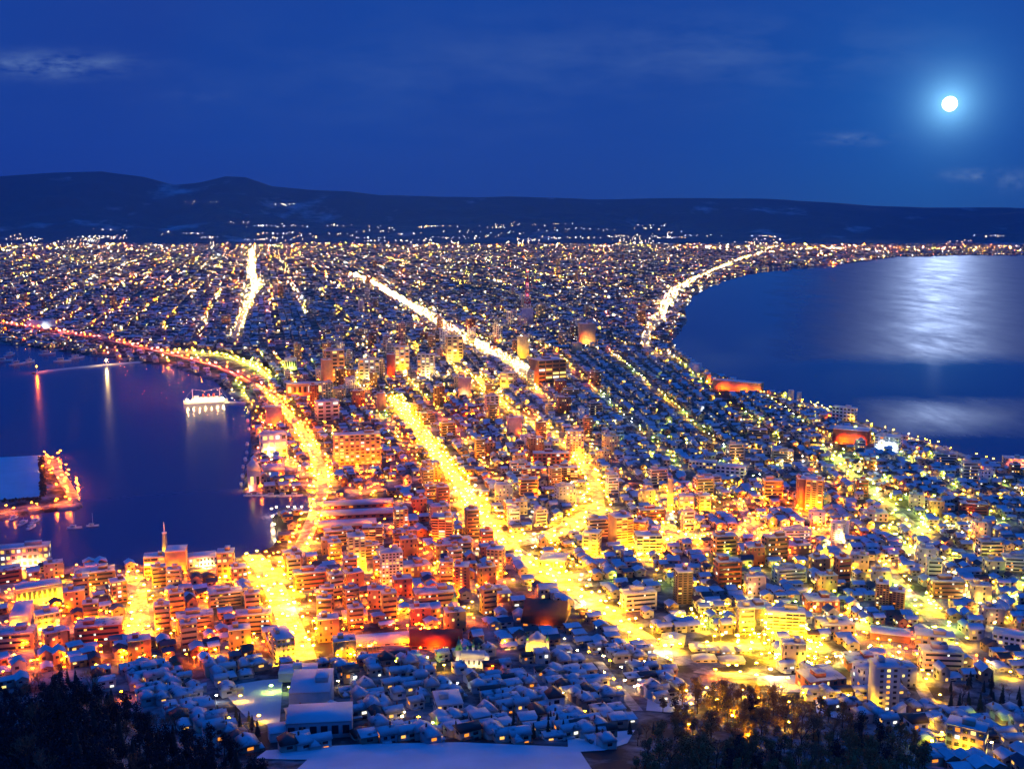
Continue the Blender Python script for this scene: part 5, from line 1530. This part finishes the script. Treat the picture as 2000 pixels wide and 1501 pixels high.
for a, d, i, called in sorted(seq, key=lambda q: (q[0], q[1], q[2])):
    x, y, z, key, _, k = lamps[i]
    rk2[(a, bool(called))] = n = rk2.get((a, bool(called)), 0) + 1
    rz = rng.uniform(0, 6.28)
    kk = (key, 6.2 if called else 6.0 if key[0] in 'op' else 5.0)
    if kk not in LPROTO:
        o = LPROTO[kk] = lamp_proto(key, kk[1]); o.location = (x, y, z); o.rotation_euler.z = rz
    else:
        o = copy_tree(LPROTO[kk], (x, y, z), rz)
    if called:
        lab = '%s lamp, %s of %s, place %d' % (CNAME[key[0]], SIDE[i][0], called, SIDE[i][1])
    else:
        lab = '%s lamp in a lane, %s to %s' % (CNAME[key[0]], ordinal(n), a)
    tag(o, lab, 'street lamp', 'street lamps')
ov, of_, om = [], [], []
OV = np.array([(1, 0, 0), (0, 1, 0), (-1, 0, 0), (0, -1, 0), (0, 0, .2), (0, 0, -.2)], float)
OF = np.array([(0, 1, 4), (1, 2, 4), (2, 3, 4), (3, 0, 4), (1, 0, 5), (2, 1, 5), (3, 2, 5), (0, 3, 5)])
for n, i in enumerate(others):
    x, y, z, key, called, k = lamps[i]
    d = math.hypot(x, y)
    r = (1.1 if called else .85) if d < 1800 else (1.15 if called else .95) if d < 2800 else (1.1 if called else .85) * float(rng.lognormal(-.2, .35)) if d < 4700 else (1.1 if called else .78) * float(rng.lognormal(-.3, .5)) if d < 10500 else 1.9 * float(rng.lognormal(-.25, .4))
    ov.append(OV * (r, r, r * (1 if d < 3500 else 2.2 if d < 10500 else 3))  + np.array([x, y, z + (6.2 if called else 6.0 if key[0] in 'op' else 5.0)])); of_.append(OF + 6 * n); om += [LAMP_KEYS.index(key)] * 8
f = np.concatenate(of_)
lo = link('street_lamps', mesh_np('street_lamps', np.concatenate(ov), f.ravel(), np.full(len(f), 3), [LAMP[k] for k in LAMP_KEYS], om))
tag(lo, kind='stuff')
print('houses', NH, 'lamps', len(lamps))

# ------------------------------------------------------------------ snow fields at the foot of the mountain
sheet('snow_field', ([(540, 1540), (640, 1540), (900, 1540), (1180, 1540)], [(632, 1458), (720, 1453), (900, 1450), (1128, 1460)]), SNOW, .5)
sheet('snow_field', ([(498, 1482), (570, 1484), (640, 1484)], [(520, 1466), (575, 1462), (640, 1463)]), SNOW, .5)
sheet('snow_field', ([(1110, 1470), (1180, 1466), (1225, 1452)], [(1108, 1440), (1170, 1432), (1240, 1426)]), SNOW, .5)
sheet('snow_field', ([(1262, 1388), (1310, 1392), (1370, 1372)], [(1265, 1362), (1310, 1356), (1380, 1350)]), SNOW_T, .5)
sheet('snow_field', ([(430, 1345), (480, 1400), (545, 1425)], [(470, 1335), (515, 1328), (552, 1325)]), SNOW_T, .4)
sheet('snow_field', ([(1500, 1350), (1560, 1352), (1592, 1345)], [(1505, 1322), (1550, 1318), (1588, 1325)]), SNOW_T, .4)
sheet('snow_field', ([(1595, 1392), (1640, 1405), (1662, 1402)], [(1590, 1350), (1615, 1362), (1640, 1380)]), SNOW, .4)

# ------------------------------------------------------------------ trees
def bare_tree(hgt, seed):
    r = random.Random(seed)
    root = empty('tree', (0, 0, 0))
    t = MB(); tw = MB()
    t.tube((0, 0, -1), (r.uniform(-.2, .2), 0, hgt * .35), hgt * .022, hgt * .016, 7)
    def grow(p, d, L, rad, lev):
        q = p + d * L
        (t if lev < 3 else tw).tube(p, q, rad, rad * .62, 5 if lev < 2 else 3, cap=False)
        if lev >= 4: 
            for _ in range(3):
                e = (d + Vector((r.uniform(-1, 1), r.uniform(-1, 1), r.uniform(-.4, .9)))).normalized() * L * r.uniform(.5, 1.0)
                s = d.cross(e).normalized() * .09 if d.cross(e).length > 1e-4 else Vector((.08, 0, 0))
                tw.add([q - s, q + s, q + e], [(0, 1, 2)])
            return
        for _ in range(r.choice([3, 3, 4]) if lev < 3 else 3):
            e = (d * .9 + Vector((r.uniform(-1, 1), r.uniform(-1, 1), r.uniform(-.15, .8))) * .8).normalized()
            grow(q if r.random() < .6 else p + d * L * r.uniform(.6, 1), e, L * r.uniform(.6, .8), rad * .58, lev + 1)
    for _ in range(4):
        d = Vector((r.uniform(-.6, .6), r.uniform(-.6, .6), 1)).normalized()
        grow(Vector((0, 0, hgt * r.uniform(.25, .35))), d, hgt * .24, hgt * .012, 1)
    t.obj('trunk', BARK, root); tw.obj('crown', TWIG, root)
    return root
def conifer(hgt, seed):
    r = random.Random(seed)
    root = empty('conifer_tree', (0, 0, 0))
    MB().tube((0, 0, -1), (0, 0, hgt * .9), hgt * .018, .05, 6).obj('trunk', BARK, root)
    c = MB()
    for i in range(210):
        u = r.random() ** .8; z = hgt * (.12 + .86 * u)
        rad = hgt * .2 * (1 - u) ** .85 * r.uniform(.7, 1.15) + .15
        a = r.uniform(0, 6.283); dx, dy = math.cos(a), math.sin(a)
        w = .35 + rad * .28
        tip = (dx * rad, dy * rad, z - rad * .45); base = (dx * rad * .05, dy * rad * .05, z + .2)
        c.add([base, (dx * rad * .6 - dy * w, dy * rad * .6 + dx * w, z - rad * .3), tip, (dx * rad * .6 + dy * w, dy * rad * .6 - dx * w, z - rad * .3)], [(0, 1, 2), (0, 2, 3)])
    c.obj('crown', NEEDLE, root)
    return root
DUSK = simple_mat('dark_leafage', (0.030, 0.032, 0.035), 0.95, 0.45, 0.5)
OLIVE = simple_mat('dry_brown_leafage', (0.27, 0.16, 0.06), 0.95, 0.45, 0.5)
def full_tree(hgt, seed, mat):
    r = random.Random(seed)
    root = empty('tree', (0, 0, 0))
    t = MB().tube((0, 0, -1), (0, 0, hgt * .5), hgt * .025, hgt * .016, 7)
    c = MB()
    cl = []
    for _ in range(13):
        a = r.uniform(0, 6.283); q = r.uniform(.0, .26) * hgt; z = hgt * r.uniform(.34, .92)
        q *= 1.0 - .6 * max(0, z / hgt - .6) / .4
        p = Vector((q * math.cos(a), q * math.sin(a), z)); cl.append((p, hgt * r.uniform(.09, .16)))
        t.tube((0, 0, min(z * .75, hgt * .45)), p, hgt * .008, hgt * .003, 4)
    for p, rad in cl:
        for _ in range(46):
            v = Vector((r.gauss(0, 1), r.gauss(0, 1), r.gauss(0, .9))); v = v.normalized() * rad * r.uniform(.55, 1.12)
            e = Vector((r.uniform(-1, 1), r.uniform(-1, 1), r.uniform(-1, 1))).normalized() * r.uniform(.25, .6)
            f_ = v.cross(e); f_ = f_.normalized() * r.uniform(.18, .4) if f_.length > 1e-4 else Vector((.3, 0, 0))
            q = p + v
            c.add([q - e, q + f_, q + e, q - f_], [(0, 1, 2, 3)])
    t.obj('trunk', BARK, root); c.obj('crown', mat, root)
    return root
TP = [bare_tree(14, 3), bare_tree(12, 5), bare_tree(16, 8), conifer(15, 2), conifer(12, 4), conifer(18, 6), full_tree(13, 21, OLIVE), full_tree(15, 22, OLIVE), full_tree(11, 23, OLIVE), full_tree(12, 31, DUSK), full_tree(14, 32, DUSK)]
TU = [False] * len(TP)
WOOD = {}
def put_tree(k, px, py, where, cat, x=None, y=None, s=1.0):
    if x is None: x, y, z = at(px, py)
    else: z = float(H(x, y))
    if not TU[k]:
        o = TP[k]; o.location = (x, y, z); o.scale = (s,) * 3; TU[k] = True
    else:
        o = copy_tree(TP[k], (x, y, z), rng.uniform(0, 6.28), (s, s, s * rng.uniform(.9, 1.15)))
    WOOD.setdefault((where, cat), []).append((o, x, y))
def scatter(where, P, n, kinds, gap, smin=.75, smax=1.2):
    P = np.array(P, float); got = []; t = 0
    while len(got) < n and t < 8000:
        t += 1
        px, py = rng.uniform(P[:, 0].min(), P[:, 0].max()), rng.uniform(P[:, 1].min(), P[:, 1].max())
        if not inside(P, np.array([px]), np.array([py]))[0]: continue
        x, y, z = at(px, py)
        if any(math.hypot(x - a, y - b) < gap for a, b in got): continue
        if any(math.hypot(x - a, y - b) < c * .8 for a, b, c in KEEP): continue
        got.append((x, y))
        k = int(rng.choice(kinds))
        put_tree(k, 0, 0, where, 'bare tree' if k < 3 else 'conifer' if k < 6 else 'brown tree' if k < 9 else 'dark tree', x, y, rng.uniform(smin, smax))
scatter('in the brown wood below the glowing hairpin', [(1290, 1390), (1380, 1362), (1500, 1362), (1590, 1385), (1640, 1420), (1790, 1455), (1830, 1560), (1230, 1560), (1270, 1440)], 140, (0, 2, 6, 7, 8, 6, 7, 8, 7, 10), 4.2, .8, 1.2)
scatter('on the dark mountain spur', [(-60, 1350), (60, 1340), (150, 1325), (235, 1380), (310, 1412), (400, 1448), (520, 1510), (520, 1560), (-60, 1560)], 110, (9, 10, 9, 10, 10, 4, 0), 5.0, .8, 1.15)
scatter('in the row behind the lower snow field', [(880, 1440), (960, 1420), (1080, 1420), (1290, 1425), (1280, 1470), (1140, 1450), (1010, 1446)], 20, (3, 4, 1, 5), 5.0, .5, .8)
scatter('on the shadowy slope east of the grey tower', [(1840, 1345), (1990, 1330), (1998, 1385), (1850, 1395)], 22, (3, 4, 0, 1), 5.0, .6, .9)
scatter('among the snow roofs around the school', [(440, 1395), (510, 1400), (520, 1440), (440, 1440)], 8, (3, 4, 1), 4.5, .6, .9)
scatter('along the lane past the gabled yellow hall', [(1570, 1255), (1625, 1260), (1640, 1340), (1590, 1345)], 9, (0, 1, 2), 5.0, .6, .9)
wv, wf = [], []
cme = [c for c in TP[9].children if c.name.startswith('crown')][0].data
cv = np.array([v.co[:] for v in cme.vertices]); cf = np.array([p.vertices[:] for p in cme.polygons])
n_ = 0; t = 0
SP = np.array([(-160, 1375), (0, 1358), (60, 1346), (150, 1332), (235, 1388), (310, 1420), (400, 1456), (500, 1510), (500, 1620), (-160, 1620)], float)
while n_ < 420 and t < 4000:
    t += 1
    px, py = rng.uniform(-160, 500), rng.uniform(1330, 1600)
    if not inside(SP, np.array([px]), np.array([py]))[0]: continue
    x, y, z = at(px, py)
    a_ = rng.uniform(0, 6.28); s_ = rng.uniform(.6, 1.0)
    q = cv * (s_, s_, s_ * .9); c_, d_ = math.cos(a_), math.sin(a_)
    wv.append(np.stack([q[:, 0] * c_ - q[:, 1] * d_ + x, q[:, 0] * d_ + q[:, 1] * c_ + y, q[:, 2] + z - 2.5], 1)); wf.append(cf + n_ * len(cv)); n_ += 1
v2, f2 = [], []
cme2 = [c for c in TP[7].children if c.name.startswith('crown')][0].data
cv2 = np.array([v.co[:] for v in cme2.vertices]); cf2 = np.array([p.vertices[:] for p in cme2.polygons])
SP2 = np.array([(1300, 1395), (1380, 1372), (1500, 1368), (1590, 1395), (1640, 1425), (1790, 1460), (1830, 1560), (1240, 1560), (1275, 1445)], float)
n2_ = 0; t = 0
while n2_ < 300 and t < 4000:
    t += 1
    px, py = rng.uniform(1240, 1830), rng.uniform(1365, 1560)
    if not inside(SP2, np.array([px]), np.array([py]))[0]: continue
    x, y, z = at(px, py)
    a_ = rng.uniform(0, 6.28); s_ = rng.uniform(.4, .8); q = cv2 * (s_, s_, s_ * .8); c_, d_ = math.cos(a_), math.sin(a_)
    v2.append(np.stack([q[:, 0] * c_ - q[:, 1] * d_ + x, q[:, 0] * d_ + q[:, 1] * c_ + y, q[:, 2] + z - 3.0], 1)); f2.append(cf2 + n2_ * len(cv2)); n2_ += 1
f2 = np.concatenate(f2)
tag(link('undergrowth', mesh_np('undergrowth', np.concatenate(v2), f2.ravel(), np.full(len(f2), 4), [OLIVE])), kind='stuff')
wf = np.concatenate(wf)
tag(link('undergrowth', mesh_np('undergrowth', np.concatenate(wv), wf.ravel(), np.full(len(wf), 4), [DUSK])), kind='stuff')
for (where, cat), L_ in WOOD.items():
    L_.sort(key=lambda q: q[1])
    for n, (o, x, y) in enumerate(L_):
        d = math.hypot(x, y)
        tag(o, '%s %s, %s from the west' % ({'bare tree': 'bare brown tree', 'conifer': 'dark conifer', 'brown tree': 'bushy brown tree', 'dark tree': 'bushy dark tree'}[cat], where, ordinal(n + 1).replace(' nearest', '').replace('nearest', 'first')), 'tree', 'trees ' + where)
for k in range(len(TP)):
    if not TU[k]:
        for ch in list(TP[k].children): bpy.data.objects.remove(ch)
        bpy.data.objects.remove(TP[k])

# ------------------------------------------------------------------ the moon
MD = 60000.0
m = MB()
prof = [(MD * .0060 * math.sin(math.pi * i / 24), MD * .0060 * -math.cos(math.pi * i / 24)) for i in range(25)]
mo = m.lathe(0, 0, [(max(r, .01), z) for r, z in prof], 48).obj('moon', emit_mat('moon_surface', (1.0, .96, .98), 6.0), None, tuple(Vector((0, 0, CAMZ)) + MOON * MD))
tag(mo, 'bright full moon high over the ocean bay', 'moon')

# ------------------------------------------------------------------ the night air over the town
hm = bpy.data.materials.new('night_haze'); hm.use_nodes = True
hn = hm.node_tree; hn.nodes.clear()
ho = hn.nodes.new('ShaderNodeOutputMaterial')
hv_ = node(hn, 'ShaderNodeVolumePrincipled', Color=(0.12, 0.40, 1.0, 1), Density=1.9e-5, Anisotropy=0.0)
hn.links.new(hv_.outputs[0], ho.inputs['Volume'])
tag(MB().box(-16000, 16000, -600, 17500, -9, 1400).obj('haze', hm), kind='stuff')
